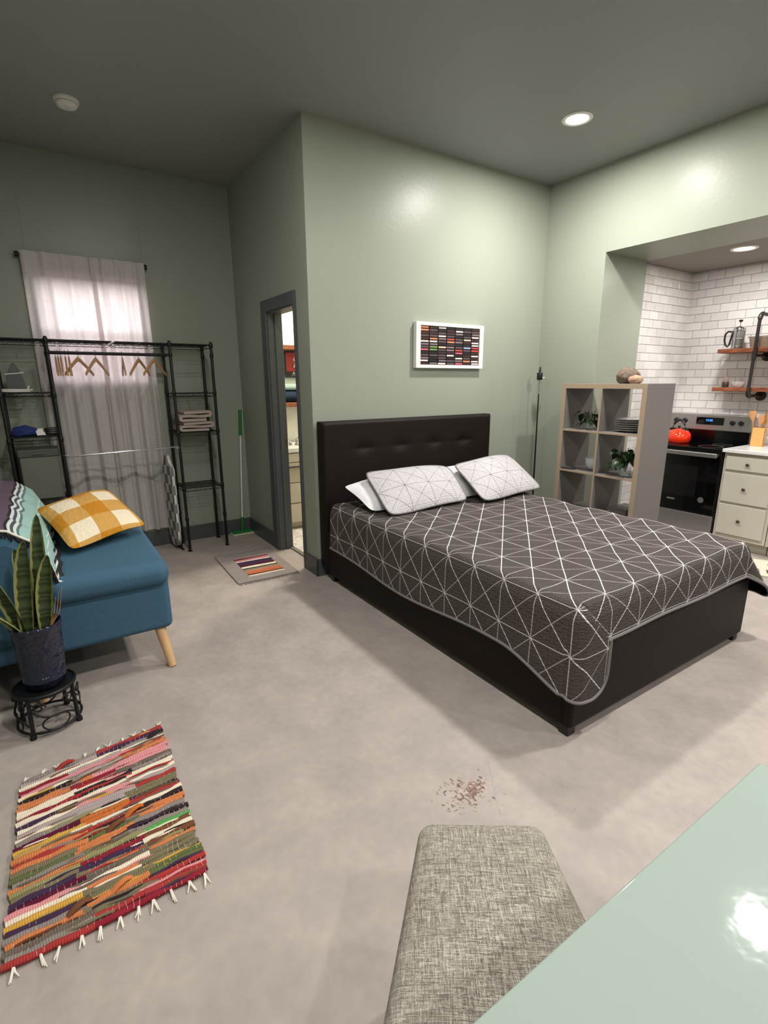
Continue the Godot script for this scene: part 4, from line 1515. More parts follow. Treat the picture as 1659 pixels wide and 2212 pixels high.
# ---------------------------------------------------------------- clothes rack
func rack() -> void:
	var o := thing("clothes_rack", "black wire garment rack of two shelf towers joined by a hanging rod", "clothes rack")
	var zf := -1.20
	var zb := -1.49
	var towers := [[-1.866, -1.542], [-0.69, -0.355]]
	var post := G.new()
	post.lathe([Vector2(0.0125, 0.02), Vector2(0.0125, 1.80), Vector2(0.010, 1.81), Vector2(0, 1.81)], 12)
	for y in [0.3, 0.57, 1.06, 1.39, 1.70, 1.78]:
		post.lathe([Vector2(0.013, y - 0.02), Vector2(0.0165, y - 0.012), Vector2(0.0165, y + 0.012), Vector2(0.013, y + 0.02)], 12)
	var pm := post.done()
	var ft := G.new()
	ft.lathe([Vector2(0, 0), Vector2(0.02, 0), Vector2(0.02, 0.006), Vector2(0.007, 0.01), Vector2(0.007, 0.03)], 12)
	var fm := ft.done()
	for t in towers:
		for x in t:
			for z in [zf, zb]:
				var p := part(o, "post", pm, M.black_metal, Vector3(x, 0, z))
				part(p, "foot", fm, M.black_metal)
	var ys := [[0.60, 1.085, 1.405], [0.572, 1.057, 1.385]]
	for k in 2:
		for y in ys[k]:
			wire_shelf(o, towers[k][0], towers[k][1], zb, zf, y)
	wire_shelf(o, -1.866, -1.112, zb, zf, 1.785)
	wire_shelf(o, -1.088, -0.355, zb, zf, 1.785)
	var rd := G.new()
	rd.tube([Vector3(-1.542, 1.70, -1.31), Vector3(-0.69, 1.70, -1.31)], 0.0125, 12)
	for x in [-1.542, -0.69]:
		rd.tube([Vector3(x, 1.70, zf), Vector3(x, 1.70, zb)], 0.006, 8)
	gpart(o, "hanging_rod", rd, M.black_metal)
	var lr := G.new()
	lr.tube([Vector3(-1.53, 0.925, zf), Vector3(-0.70, 0.945, zf)], 0.0065, 12)
	for x in [-1.532, -0.70]:
		lr.tube([Vector3(x - 0.02, 0.935, zf), Vector3(x + 0.02, 0.935, zf)], 0.010, 10)
	var l := gpart(o, "lower_rod", lr, M.chrome)
	tag(l, "shiny chrome lower rod")

	# wooden hangers: x on the rod, turn, label
	var hangers := [
		[-1.492, 1.53, "first wooden hanger from the left post, edge-on in the tight bunch"],
		[-1.475, 1.53, "second wooden hanger from the left post, edge-on in the tight bunch"],
		[-1.458, 1.53, "third wooden hanger from the left post, edge-on in the tight bunch"],
		[-1.428, 1.52, "fourth wooden hanger from the left post, edge-on and just apart from the bunch"],
		[-1.405, 1.50, "fifth wooden hanger from the left post, edge-on beside the first open one"],
		[-1.345, 0.98, "wooden hanger turned open, left one of the open pair near the left post"],
		[-1.225, 1.05, "wooden hanger turned open, right one of the open pair near the left post"],
		[-1.035, 1.50, "single wooden hanger seen edge-on at the middle of the rod"],
		[-0.915, 1.02, "wooden hanger turned open, crossing the last hanger on the right"],
		[-0.800, 0.92, "last wooden hanger on the right, partly behind the right tower's post"]]
	var proto: Node3D = null
	for h in hangers:
		var n: Node3D
		if proto == null:
			proto = make_hanger()
			n = proto
		else:
			n = proto.duplicate()
			n.name = numbered("wooden_hanger")
			add_child(n, true)
		n.position = Vector3(h[0], 1.712, -1.31)
		n.rotation.y = h[1]
		tag(n, h[2], "hanger", "wooden hangers on the rod")

	# folded towels
	towel_fold("upper folded beige towel in the right rack tower, rolled over on itself", Vector3(-0.53, 1.148, -1.33), 0.27, 0.095)
	towel_fold("lower folded beige towel in the right rack tower, under the other one", Vector3(-0.525, 1.066, -1.33), 0.29, 0.082)

	# clothes iron standing on its heel
	var ir := thing("clothes_iron", "grey clothes iron standing upright on the left tower's upper shelf", "clothes iron", Vector3(-1.765, 1.412, -1.34), 0.0)
	mat("iron_grey", c8(86, 86, 88), 0.4)
	var ig := G.new()
	var outline := []
	for k in 25:
		var t := k / 24.0
		outline.append(Vector2(0.058 * pow(sin(PI * 0.5 * (1.0 - t)), 0.6), 0.21 * t))
	var rings := []
	for q in [[0.0, 0.97], [0.004, 1.0], [0.03, 0.98], [0.05, 0.8], [0.062, 0.5]]:
		var ring := []
		for k in 25: ring.append(Vector3(outline[k].x * q[1], outline[k].y * (0.5 + 0.5 * q[1]), 0.03 - q[0]))
		for k in range(23, -1, -1): ring.append(Vector3(-outline[k].x * q[1], outline[k].y * (0.5 + 0.5 * q[1]), 0.03 - q[0]))
		rings.append(ring)
	ig.loft(rings)
	gpart(ir, "soleplate_and_body", ig, M.iron_grey)
	var it := G.new()
	it.tube([Vector3(-0.058, 0.13, 0.032), Vector3(0.0, 0.133, 0.034), Vector3(0.056, 0.142, 0.03)], 0.004, 8)
	gpart(ir, "trim_band", it, M.white_plastic)
	it = G.new()
	it.tube([Vector3(-0.062, 0.004, 0.02), Vector3(0.0, 0.006, 0.034), Vector3(0.062, 0.012, 0.025), Vector3(0.074, 0.045, 0.01)], 0.006, 8)
	gpart(ir, "heel_trim", it, M.white_plastic)
	var hd := G.new()
	hd.tube([Vector3(0, 0.02, -0.03), Vector3(0, 0.02, -0.085), Vector3(0, 0.09, -0.095), Vector3(0, 0.15, -0.075), Vector3(0, 0.16, -0.03)], 0.014, 10)
	gpart(ir, "handle", hd, M.white_plastic)
	var cd := G.new()
	var loop := []
	for k in 40:
		var a := k * 0.42
		loop.append(Vector3(-0.02 + cos(a) * (0.10 + 0.0006 * k), 0.004 + 0.0005 * k, 0.085 + sin(a) * 0.045))
	cd.tube(loop, 0.0035, 6)
	gpart(ir, "cord", cd, M.white_plastic)

	# soft blue bundle, tag and cable on the middle shelf
	var cl := thing("blue_cloth", "crumpled dark blue cloth on the left tower's middle shelf", "cloth", Vector3(-1.765, 1.092, -1.30))
	mat("blue_cloth", c8(36, 52, 112), 0.9)
	var f := FastNoiseLite.new()
	f.seed = 12
	f.frequency = 1.1
	var bg := G.new()
	bg.grid(func(u: float, v: float) -> Vector3:
		var a := T * u
		var b := PI * (v - 0.5)
		var d := Vector3(cos(b) * cos(a), sin(b), -cos(b) * sin(a))
		var k := 1.0 + 0.35 * f.get_noise_3dv(d * 1.5)
		return Vector3(d.x * 0.085 * k, maxf(0.0, 0.028 + d.y * 0.045 * k), d.z * 0.07 * k), 32, 18, 1, 1, false, true)
	gpart(cl, "cloth", bg, M.blue_cloth)
	var tg := thing("paper_tag", "small white paper tag leaning between blue cloth and black cable", "tag", Vector3(-1.665, 1.092, -1.27), 0.3)
	var pg := G.new()
	pg.rbox(Vector3(0.06, 0.055, 0.002), 0.0005, Vector3(0, 0.026, 0), 1, Basis(Vector3.RIGHT, -0.5))
	gpart(tg, "card", pg, M.white_plastic)
	var cb := thing("black_cable", "black cable coiled on the left tower's middle shelf beside the tag", "cable", Vector3(-1.60, 1.098, -1.30))
	var cg := G.new()
	var cp := []
	for k in 50:
		var a := k * 0.4
		cp.append(Vector3(cos(a) * 0.05, 0.002 + 0.0009 * k, sin(a) * 0.04))
	cg.tube(cp, 0.005, 6)
	gpart(cb, "coil", cg, M.black_plastic)
	# bin on the lower shelf
	var bn := thing("storage_bin", "dull grey storage bin with a darker lid in the left tower, behind the cushion", "storage bin", Vector3(-1.70, 0.607, -1.345))
	mat("bin_grey", c8(112, 114, 104), 0.6)
	mat("bin_lid", c8(84, 86, 80), 0.6)
	gpart(bn, "bin", bx(Vector3(-0.128, 0, -0.11), Vector3(0.128, 0.33, 0.11), 0.012, 2), M.bin_grey)
	gpart(bn, "lid", bx(Vector3(-0.135, 0.325, -0.117), Vector3(0.135, 0.385, 0.117), 0.01, 2), M.bin_lid)
	var bh := G.new()
	bh.tube([Vector3(-0.04, 0.355, 0.115), Vector3(-0.035, 0.352, 0.128), Vector3(0.035, 0.352, 0.128), Vector3(0.04, 0.355, 0.115)], 0.004, 8)
	gpart(bn, "handle", bh, M.bin_grey)

	# ironing board on end between curtain and tower
	var ib := thing("ironing_board", "folded ironing board with grey and white checked cover, standing against the right tower", "ironing board", Vector3(-0.765, 0.02, -1.36), 0.09)
	var chk := img(64, 64, c8(206, 204, 200))
	chk.fill_rect(Rect2i(0, 0, 32, 32), c8(112, 114, 112))
	chk.fill_rect(Rect2i(32, 32, 32, 32), c8(112, 114, 112))
	var cm := mat("check_cover", Color.WHITE, 0.9)
	cm.albedo_texture = ImageTexture.create_from_image(chk)
	cm.uv1_triplanar = true
	cm.uv1_scale = Vector3.ONE * 6.0
	var poly := PackedVector2Array()
	for k in 13:
		var a := -PI + PI * k / 12.0
		poly.append(Vector2(cos(a) * 0.125, 0.13 + sin(a) * 0.12))
	poly.append(Vector2(0.13, 0.72))
	for k in 9:
		var a := PI * k / 8.0
		poly.append(Vector2(cos(a) * 0.06, 0.80 + sin(a) * 0.05))
	poly.append(Vector2(-0.13, 0.72))
	var bd := G.new()
	bd.prism(poly, 0.028, Transform3D(Basis(Vector3.UP, PI / 2), Vector3(-0.02, 0, 0)))
	gpart(ib, "padded_board", bd, cm)
	var lg := G.new()
	for s in [-0.06, 0.06]:
		lg.tube([Vector3(0.022, 0.0, s), Vector3(0.02, 0.75, s * 0.6)], 0.008, 8)
	lg.tube([Vector3(0.022, -0.012, -0.1), Vector3(0.022, -0.012, 0.1)], 0.009, 8)
	gpart(ib, "folded_legs", lg, M.black_metal)

func wire_shelf(o: Node3D, x0: float, x1: float, z0: float, z1: float, y: float) -> void:
	var g := G.new()
	for dy in [0.0, -0.026]:
		for z in [z0, z1]:
			g.tube([Vector3(x0, y + dy, z), Vector3(x1, y + dy, z)], 0.003, 6)
		for x in [x0, x1]:
			g.tube([Vector3(x, y + dy, z0), Vector3(x, y + dy, z1)], 0.003, 6)
	var n := int((x1 - x0) / 0.025)
	for k in 12:
		var z := lerpf(z0, z1, k / 11.0)
		g.tube([Vector3(x0, y + 0.003, z), Vector3(x1, y + 0.003, z)], 0.0019, 4)
	for k in 3:
		var x := lerpf(x0, x1, (k + 1) / 4.0)
		g.tube([Vector3(x, y - 0.002, z0), Vector3(x, y - 0.002, z1)], 0.0025, 4)
	# zigzag wire of the front and back edges
	for z in [z0, z1]:
		var zz := []
		for k in n + 1:
			zz.append(Vector3(lerpf(x0, x1, float(k) / n), y - (0.026 if k % 2 else 0.0), z))
		g.tube(zz, 0.0016, 4)
	gpart(o, "wire_shelf", g, M.black_metal)

func make_hanger() -> Node3D:
	var o := thing("wooden_hanger", "", "")
	var g := G.new()
	var pts := []
	for k in 21:
		var t := k / 10.0 - 1.0
		pts.append([t * 0.185, -0.055 - 0.115 * pow(absf(t), 1.15), 0.019 - 0.005 * absf(t)])
	var rings := []
	for p in pts:
		var ring := []
		for k in 10:
			var a := T * k / 10
			ring.append(Vector3(p[0], p[1] + cos(a) * p[2], sin(a) * 0.0065))
		rings.append(ring)
	g.loft(rings)
	gpart(o, "shoulders", g, M.hanger_wood)
	var h := G.new()
	var hk := [Vector3(0, -0.05, 0), Vector3(0, -0.028, 0)]
	for k in 11:
		var a := -PI * 0.5 + PI * 1.35 * k / 10.0
		hk.append(Vector3(cos(a) * 0.0155, sin(a) * 0.0155 - 0.004, 0))
	h.tube(hk, 0.0022, 6)
	gpart(o, "hook", h, M.chrome)
	return o

func towel_fold(label: String, at: Vector3, w: float, h: float) -> void:
	var o := thing("folded_towel", label, "towel", at, 0, "folded towels in the rack")
	# thick cloth folded in an S, extruded front to back
	var th := h * 0.27
	var path := []
	var l := w / 2 - th
	for k in 8: path.append(Vector2(lerpf(l * 0.8, -l, k / 7.0), th * 0.52))
	for k in range(1, 8):
		var a := -PI / 2 - PI * k / 8.0
		path.append(Vector2(-l + cos(a) * th * 0.66, th * 1.18 + sin(a) * th * 0.66))
	for k in 8: path.append(Vector2(lerpf(-l, l, k / 7.0), th * 1.84 + 0.003 * sin(k * 1.0)))
	for k in range(1, 8):
		var a := -PI / 2 + PI * k / 8.0
		path.append(Vector2(l + cos(a) * th * 0.66, th * 2.5 + sin(a) * th * 0.66))
	for k in 8: path.append(Vector2(lerpf(l, -l * 0.9, k / 7.0), th * 3.16 - 0.002 * k * 0.3))
	var m := path.size()
	var left := []
	var right := []
	for k in m:
		var d: Vector2 = (path[mini(k + 1, m - 1)] - path[maxi(k - 1, 0)]).normalized()
		var nn := Vector2(-d.y, d.x)
		left.append(path[k] + nn * th * 0.47)
		right.append(path[k] - nn * th * 0.47)
	var ring2: Array = left.duplicate()
	right.reverse()
	ring2.append_array(right)
	var rings := []
	for q in [[-0.125, 0.9], [-0.12, 1.0], [-0.06, 1.0], [0.0, 1.0], [0.06, 1.0], [0.12, 1.0], [0.125, 0.9]]:
		var ring := []
		for p in ring2:
			ring.append(Vector3(p.x, p.y * (0.97 + 0.03 * q[1]), q[0]))
		rings.append(ring)
	var g := G.new()
	g.loft(rings, false)
	for e in [-0.124, 0.124]:
		for k in m - 1:
			var a: Vector2 = left[k]
			var b: Vector2 = left[k + 1]
			var c: Vector2 = right[m - 2 - k]
			var d: Vector2 = right[m - 1 - k]
			g.quad(Vector3(a.x, a.y, e), Vector3(b.x, b.y, e), Vector3(c.x, c.y, e), Vector3(d.x, d.y, e))
	gpart(o, "cloth", g, M.towel)

# ---------------------------------------------------------------- sofa
func sofa() -> void:
	var o := thing("sofa", "small blue upholstered sofa with rolled ends on tapered wooden legs", "sofa")
	var z0 := -0.50
	var z1 := 0.715
	var xf := -1.205
	gpart(o, "base", bx(Vector3(-2.03, 0.205, z0), Vector3(xf, 0.52, z1), 0.035, 4), M.sofa_blue)
	gpart(o, "seat_cushion", bx(Vector3(-1.74, 0.50, z0 + 0.05), Vector3(xf + 0.005, 0.572, z1 - 0.04), 0.032, 4), M.sofa_blue)
	# low rolled ends
	for s in 2:
		var z := z1 - 0.035 if s == 0 else z0 + 0.035
		var g := G.new()
		g.rbox(Vector3(0.54, 0.13, 0.13), 0.06, Vector3(-1.47, 0.52 + 0.008 * s, z + (0.012 if s == 0 else -0.012)), 5)
		gpart(o, "rolled_end", g, M.sofa_blue)
	# back rest: a reclined padded slab
	var poly := [Vector2(-2.035, 0.30), Vector2(-1.72, 0.30), Vector2(-1.695, 0.56), Vector2(-1.715, 0.68), Vector2(-1.765, 0.78), Vector2(-1.845, 0.845), Vector2(-1.92, 0.86), Vector2(-2.0, 0.845), Vector2(-2.04, 0.80)]
	var rings := []
	for q in [[z1 + 0.03, 0.80], [z1 + 0.022, 0.93], [z1, 1.0], [z0, 1.0], [z0 - 0.022, 0.93], [z0 - 0.03, 0.8]]:
		var ring := []
		for p in poly:
			var c := Vector2(-1.87, 0.55)
			var w: Vector2 = c + (p - c) * q[1]
			ring.append(Vector3(w.x, w.y, q[0]))
		ring.reverse()
		rings.append(ring)
	var bg := G.new()
	bg.loft(rings)
	gpart(o, "back_rest", bg, M.sofa_blue)
	for q in [Vector2(-1.27, 0.66), Vector2(-1.80, 0.66), Vector2(-1.27, -0.44), Vector2(-1.80, -0.44)]:
		var lg := G.new()
		var dx := 0.03 if q.x > -1.5 else -0.02
		var dz := 0.085 if q.y > 0 else -0.04
		lg.tube([Vector3(q.x, 0.215, q.y), Vector3(q.x + dx, 0.0, q.y + dz)], 0.029, 16, 0.020)
		gpart(o, "leg", lg, M.pale_wood)

	# striped throw over the back
	var tw := thing("throw_blanket", "striped purple, grey and mint throw draped over the sofa back", "blanket")
	var im := img(8, 512, c8(88, 76, 90))
	var bands := [[0, 40, c8(60, 58, 66)], [40, 6, c8(190, 190, 190)], [46, 20, c8(52, 50, 58)], [66, 5, c8(150, 150, 152)], [71, 40, c8(92, 78, 92)], [111, 8, c8(40, 40, 46)], [119, 6, c8(170, 172, 172)], [125, 26, c8(70, 66, 74)], [151, 6, c8(150, 150, 150)], [157, 30, c8(96, 80, 94)], [187, 7, c8(44, 42, 50)], [194, 40, c8(108, 88, 104)], [234, 40, c8(92, 74, 92)], [274, 8, c8(34, 34, 40)], [282, 9, c8(205, 210, 208)], [291, 9, c8(66, 78, 84)], [300, 9, c8(205, 214, 210)], [309, 8, c8(92, 112, 114)], [317, 60, c8(150, 186, 178)], [377, 6, c8(196, 214, 208)], [383, 36, c8(148, 184, 176)], [419, 5, c8(200, 216, 210)], [424, 50, c8(156, 192, 182)], [474, 12, c8(40, 42, 46)], [486, 10, c8(220, 222, 220)], [496, 16, c8(30, 30, 34)]]
	for b in bands:
		im.fill_rect(Rect2i(0, b[0], 8, b[1]), b[2])
	var tm := mat("throw_cloth", Color.WHITE, 0.95)
	tm.albedo_texture = ImageTexture.create_from_image(im)
	tm.cull_mode = BaseMaterial3D.CULL_DISABLED
	var prof := [Vector2(-2.043, 0.62), Vector2(-2.046, 0.80), Vector2(-2.005, 0.865), Vector2(-1.92, 0.885), Vector2(-1.84, 0.868), Vector2(-1.755, 0.80), Vector2(-1.702, 0.69), Vector2(-1.682, 0.585), Vector2(-1.66, 0.58)]
	var cv := Curve2D.new()
	for p in prof: cv.add_point(p)
	cv.bake_interval = 0.005
	var len := cv.get_baked_length()
	var tp := func(u: float, v: float) -> Vector3:
		var p := cv.sample_baked(v * len, true)
		var z := lerpf(0.742 - 0.02 * v, -0.55, u)
		var edge := clampf((0.05 - u) / 0.05, 0, 1)
		return Vector3(p.x + 0.005 * sin(u * 38.0 + v * 6.0), p.y - 0.014 * edge * edge + 0.006 * sin(u * 27.0 + v * 9.0), z)
	var tg := G.new()
	tg.grid(tp, 90, 90, 1, 1, true)
	for k in tg.uv.size():
		tg.uv[k] = Vector2(0.5, tg.uv[k].y * 0.996 + 0.002 + 0.004 * sin(tg.v[k].z * 22.0))
	gpart(tw, "cloth", tg, tm)
	var fr := G.new()
	rng.seed = 3
	for k in 90:
		var v := k / 89.0
		var a: Vector3 = tp.call(0.0, v)
		fr.tube([a, a + Vector3(0.004, -0.012, 0.008), a + Vector3(rng.randf_range(-0.01, 0.01), -0.03, 0.010)], 0.0028, 5)
	var frn := gpart(tw, "fringe", fr, M.black_plastic)
	tag(frn, "", "", "", "stuff")
	var eb := G.new()
	var ep := []
	for k in 60: ep.append(tp.call(0.0, k / 59.0) + Vector3(0, 0.002, 0.002))
	eb.tube(ep, 0.006, 6)
	gpart(tw, "edge_braid", eb, M.tassel)

	# gingham cushion leaning in the corner
	var ck := thing("cushion", "mustard and cream checked square cushion leaning on the blue sofa", "cushion")
	var gi := img(128, 128, c8(240, 226, 200))
	for y in 128:
		for x in 128:
			var a := x < 64
			var b := y < 64
			var c := c8(196, 130, 22) if a and b else c8(238, 224, 196) if not a and not b else c8(206, 158, 82)
			var q := 1.0 + 0.05 * sin(x * 2.1) * sin(y * 2.3)
			gi.set_pixel(x, y, Color(c.r * q, c.g * q, c.b * q))
	var gm := mat("gingham", Color.WHITE, 0.9)
	gm.albedo_texture = ImageTexture.create_from_image(gi)
	gm.heightmap_enabled = true
	gm.heightmap_texture = noise_tex(128, 0.06, 3, false, 1, 61)
	gm.heightmap_scale = 0.4
	var ca := Vector3(-1.612, 0.622, 0.36)
	var cb := Vector3(-1.190, 0.628, 0.105)
	var cc := Vector3(-1.345, 0.80, -0.325)
	var cd := Vector3(-1.755, 0.785, -0.075)
	for s in [1.0, -1.0]:
		var g := G.new()
		puffed(g, ca, cb, cc, cd, 0.07 if s > 0 else 0.055, 0.6, 0.08, s, 40, 1.86, 1.86)
		for k in g.uv.size():
			g.uv[k] += Vector2(0.30, 0.42)
		gpart(ck, "front" if s > 0 else "back", g, gm)
	# what the cushion leans on
	var c2 := thing("back_cushion", "blue bolster cushion hidden behind the checked cushion on the sofa", "cushion")
	var b2 := G.new()
	b2.rbox(Vector3(0.42, 0.11, 0.20), 0.05, Vector3(-1.49, 0.627, -0.27), 4)
	gpart(c2, "cover", b2, M.sofa_blue)

# ---------------------------------------------------------------- snake plant on its stand
func plant_stand() -> void:
	var c := Vector3(-1.797, 0, 0.925)
	var o := thing("plant_stand", "low black wrought iron plant stand with scrollwork, beside the sofa", "plant stand", c)
	var r := 0.122
	var tp := G.new()
	tp.lathe([Vector2(0.0, 0.178), Vector2(0.10, 0.178), Vector2(r - 0.008, 0.178), Vector2(r - 0.002, 0.178), Vector2(r, 0.184), Vector2(r, 0.190), Vector2(r - 0.006, 0.194), Vector2(r - 0.01, 0.186), Vector2(0, 0.186)], 40)
	gpart(o, "top_plate", tp, M.black_metal)
	for y in [0.022, 0.105]:
		var rg := G.new()
		var ring := []
		for k in 40:
			ring.append(Vector3(cos(T * k / 40) * r, y, sin(T * k / 40) * r))
		rg.tube(ring, 0.0055, 8, -1.0, 1.0, true)
		if y < 0.1:
			gpart(o, "ring", rg, M.black_metal)
	for k in 4:
		var a := T * k / 4 + 0.55
		var q := Vector3(cos(a), 0, sin(a))
		var lg := G.new()
		lg.tube([q * (r - 0.004) + Vector3.UP * 0.182, q * r + Vector3.UP * 0.03, q * (r + 0.004)], 0.0085, 8)
		gpart(o, "leg", lg, M.black_metal)
		var ft := G.new()
		ft.lathe([Vector2(0, 0), Vector2(0.013, 0), Vector2(0.013, 0.012), Vector2(0.009, 0.02)], 10, q * (r + 0.004))
		gpart(o, "foot", ft, M.black_metal)
		# scrolls on the quarter between two legs
		var on := func(t: float, y: float) -> Vector3:
			var b := a + T / 4 * t
			return Vector3(cos(b) * r, y, sin(b) * r)
		var s := G.new()
		var big := []
		for i in 25:
			var p := T * i / 24.0
			big.append(on.call(0.5 + 0.28 * cos(p), 0.058 + 0.034 * sin(p)))
		s.tube(big.slice(0, 24), 0.0035, 6, -1.0, 1.0, true)
		var dia := []
		for i in 9:
			dia.append(on.call(0.06 + 0.88 * i / 8.0, 0.055 + 0.07 * i / 8.0 + 0.012 * sin(PI * 2 * i / 8.0)))
		s.tube(dia, 0.0045, 6)
		for sg in [0.0, 1.0]:
			var sp := []
			for i in 22:
				var p := i * 0.42
				var rr := 0.026 * (1.0 - i / 26.0)
				sp.append(on.call(absf(sg - (0.20 + cos(p) * rr * 5.2)), 0.142 + sin(p) * rr))
			s.tube(sp, 0.0032, 6)
		gpart(o, "scroll", s, M.black_metal)

	var p := thing("potted_plant", "variegated snake plant in a dark blue glazed pot on the iron stand", "potted plant", c + Vector3(0.008, 0.194, 0.0))
	var pg := G.new()
	pg.lathe([Vector2(0, 0.0), Vector2(0.07, 0.0), Vector2(0.076, 0.006), Vector2(0.080, 0.03), Vector2(0.083, 0.033), Vector2(0.0835, 0.038), Vector2(0.081, 0.042), Vector2(0.087, 0.15), Vector2(0.092, 0.265), Vector2(0.096, 0.272), Vector2(0.096, 0.285), Vector2(0.091, 0.288), Vector2(0.086, 0.28), Vector2(0.084, 0.25), Vector2(0.0, 0.25)], 48)
	gpart(p, "pot", pg, M.blue_glaze)
	var sg2 := G.new()
	sg2.lathe([Vector2(0.085, 0.246), Vector2(0.05, 0.258), Vector2(0, 0.262)].map(func(q): return q), 24)
	for k in sg2.n.size(): sg2.n[k] = Vector3.UP
	gpart(p, "soil", sg2, M.soil)
	# leaves: base offset, tip offset (from the pot's foot), half width, twist
	var lt := img(64, 256, c8(70, 92, 44))
	rng.seed = 23
	for y in 256:
		var band := 0.5 + 0.5 * sin(y * 0.32 + 2.0 * sin(y * 0.11))
		for x in 64:
			var e := absf(x - 31.5) / 31.5
			var b := clampf(band + rng.randf_range(-0.35, 0.35), 0, 1)
			var col := c8(38, 52, 30).lerp(c8(76, 88, 54), b)
			if e > 0.76 + 0.05 * sin(y * 0.2):
				col = c8(140, 142, 84)
			lt.set_pixel(x, y, col)
	var lm := mat("snake_leaf", Color.WHITE, 0.35)
	lm.albedo_texture = ImageTexture.create_from_image(lt)
	var leaves := [
		[Vector3(-0.03, 0.25, 0.02), Vector3(0.012, 0.655, 0.0), 0.036, 0.15],
		[Vector3(0.03, 0.25, -0.02), Vector3(0.07, 0.745, -0.06), 0.030, -0.2],
		[Vector3(0.035, 0.25, 0.02), Vector3(0.085, 0.58, 0.01), 0.034, 0.1],
		[Vector3(-0.05, 0.25, 0.01), Vector3(-0.15, 0.60, 0.0), 0.036, 0.5],
		[Vector3(-0.05, 0.25, 0.04), Vector3(-0.19, 0.44, 0.06), 0.028, 0.7],
		[Vector3(0.0, 0.25, -0.045), Vector3(-0.03, 0.60, -0.09), 0.028, -0.4],
		[Vector3(-0.01, 0.25, -0.02), Vector3(0.03, 0.52, -0.03), 0.026, 0.0]]
	for q in leaves:
		var b: Vector3 = q[0]
		var t: Vector3 = q[1]
		var w: float = q[2]
		var tw: float = q[3]
		var g := G.new()
		g.grid(func(u: float, v: float) -> Vector3:
			var e := b.lerp(t, v)
			e += Vector3(t.x - b.x, 0, t.z - b.z) * (v * v - v) * 0.5
			var ww := w * (0.42 + 0.58 * sin(PI * clampf(v * 0.62 + 0.12, 0, 1))) * sqrt(maxf(0.0, 1.0 - pow(v, 5.0)))
			var ang := tw + v * 0.5
			var x := u * 2 - 1
			return e + Vector3(cos(ang), 0, sin(ang)) * x * ww + Vector3(-sin(ang), 0, cos(ang)) * (x * x - 0.5) * ww * 0.55, 8, 28)
		for k in g.uv.size(): g.uv[k].y = g.uv[k].y * 1.0
		g.grid(func(u: float, v: float) -> Vector3:
			var e := b.lerp(t, v)
			e += Vector3(t.x - b.x, 0, t.z - b.z) * (v * v - v) * 0.5
			var ww := w * (0.42 + 0.58 * sin(PI * clampf(v * 0.62 + 0.12, 0, 1))) * sqrt(maxf(0.0, 1.0 - pow(v, 5.0)))
			var ang := tw + v * 0.5
			var x := u * 2 - 1
			return e + Vector3(cos(ang), 0, sin(ang)) * x * ww + Vector3(-sin(ang), 0, cos(ang)) * ((x * x - 0.5) * ww * 0.55 - 0.003 * (1.0 - x * x)), 8, 28, 1, 1, true)
		gpart(p, "leaf", g, lm)
	var tg := G.new()
	for k in 3:
		tg.tube([Vector3(0.05, 0.26, 0.03), Vector3(0.075 + 0.01 * k, 0.33, 0.04), Vector3(0.09 + 0.014 * k, 0.40 + 0.02 * k, 0.045)], 0.002, 5, 0.0008)
	gpart(p, "dry_sprig", tg, M.spoon_wood)

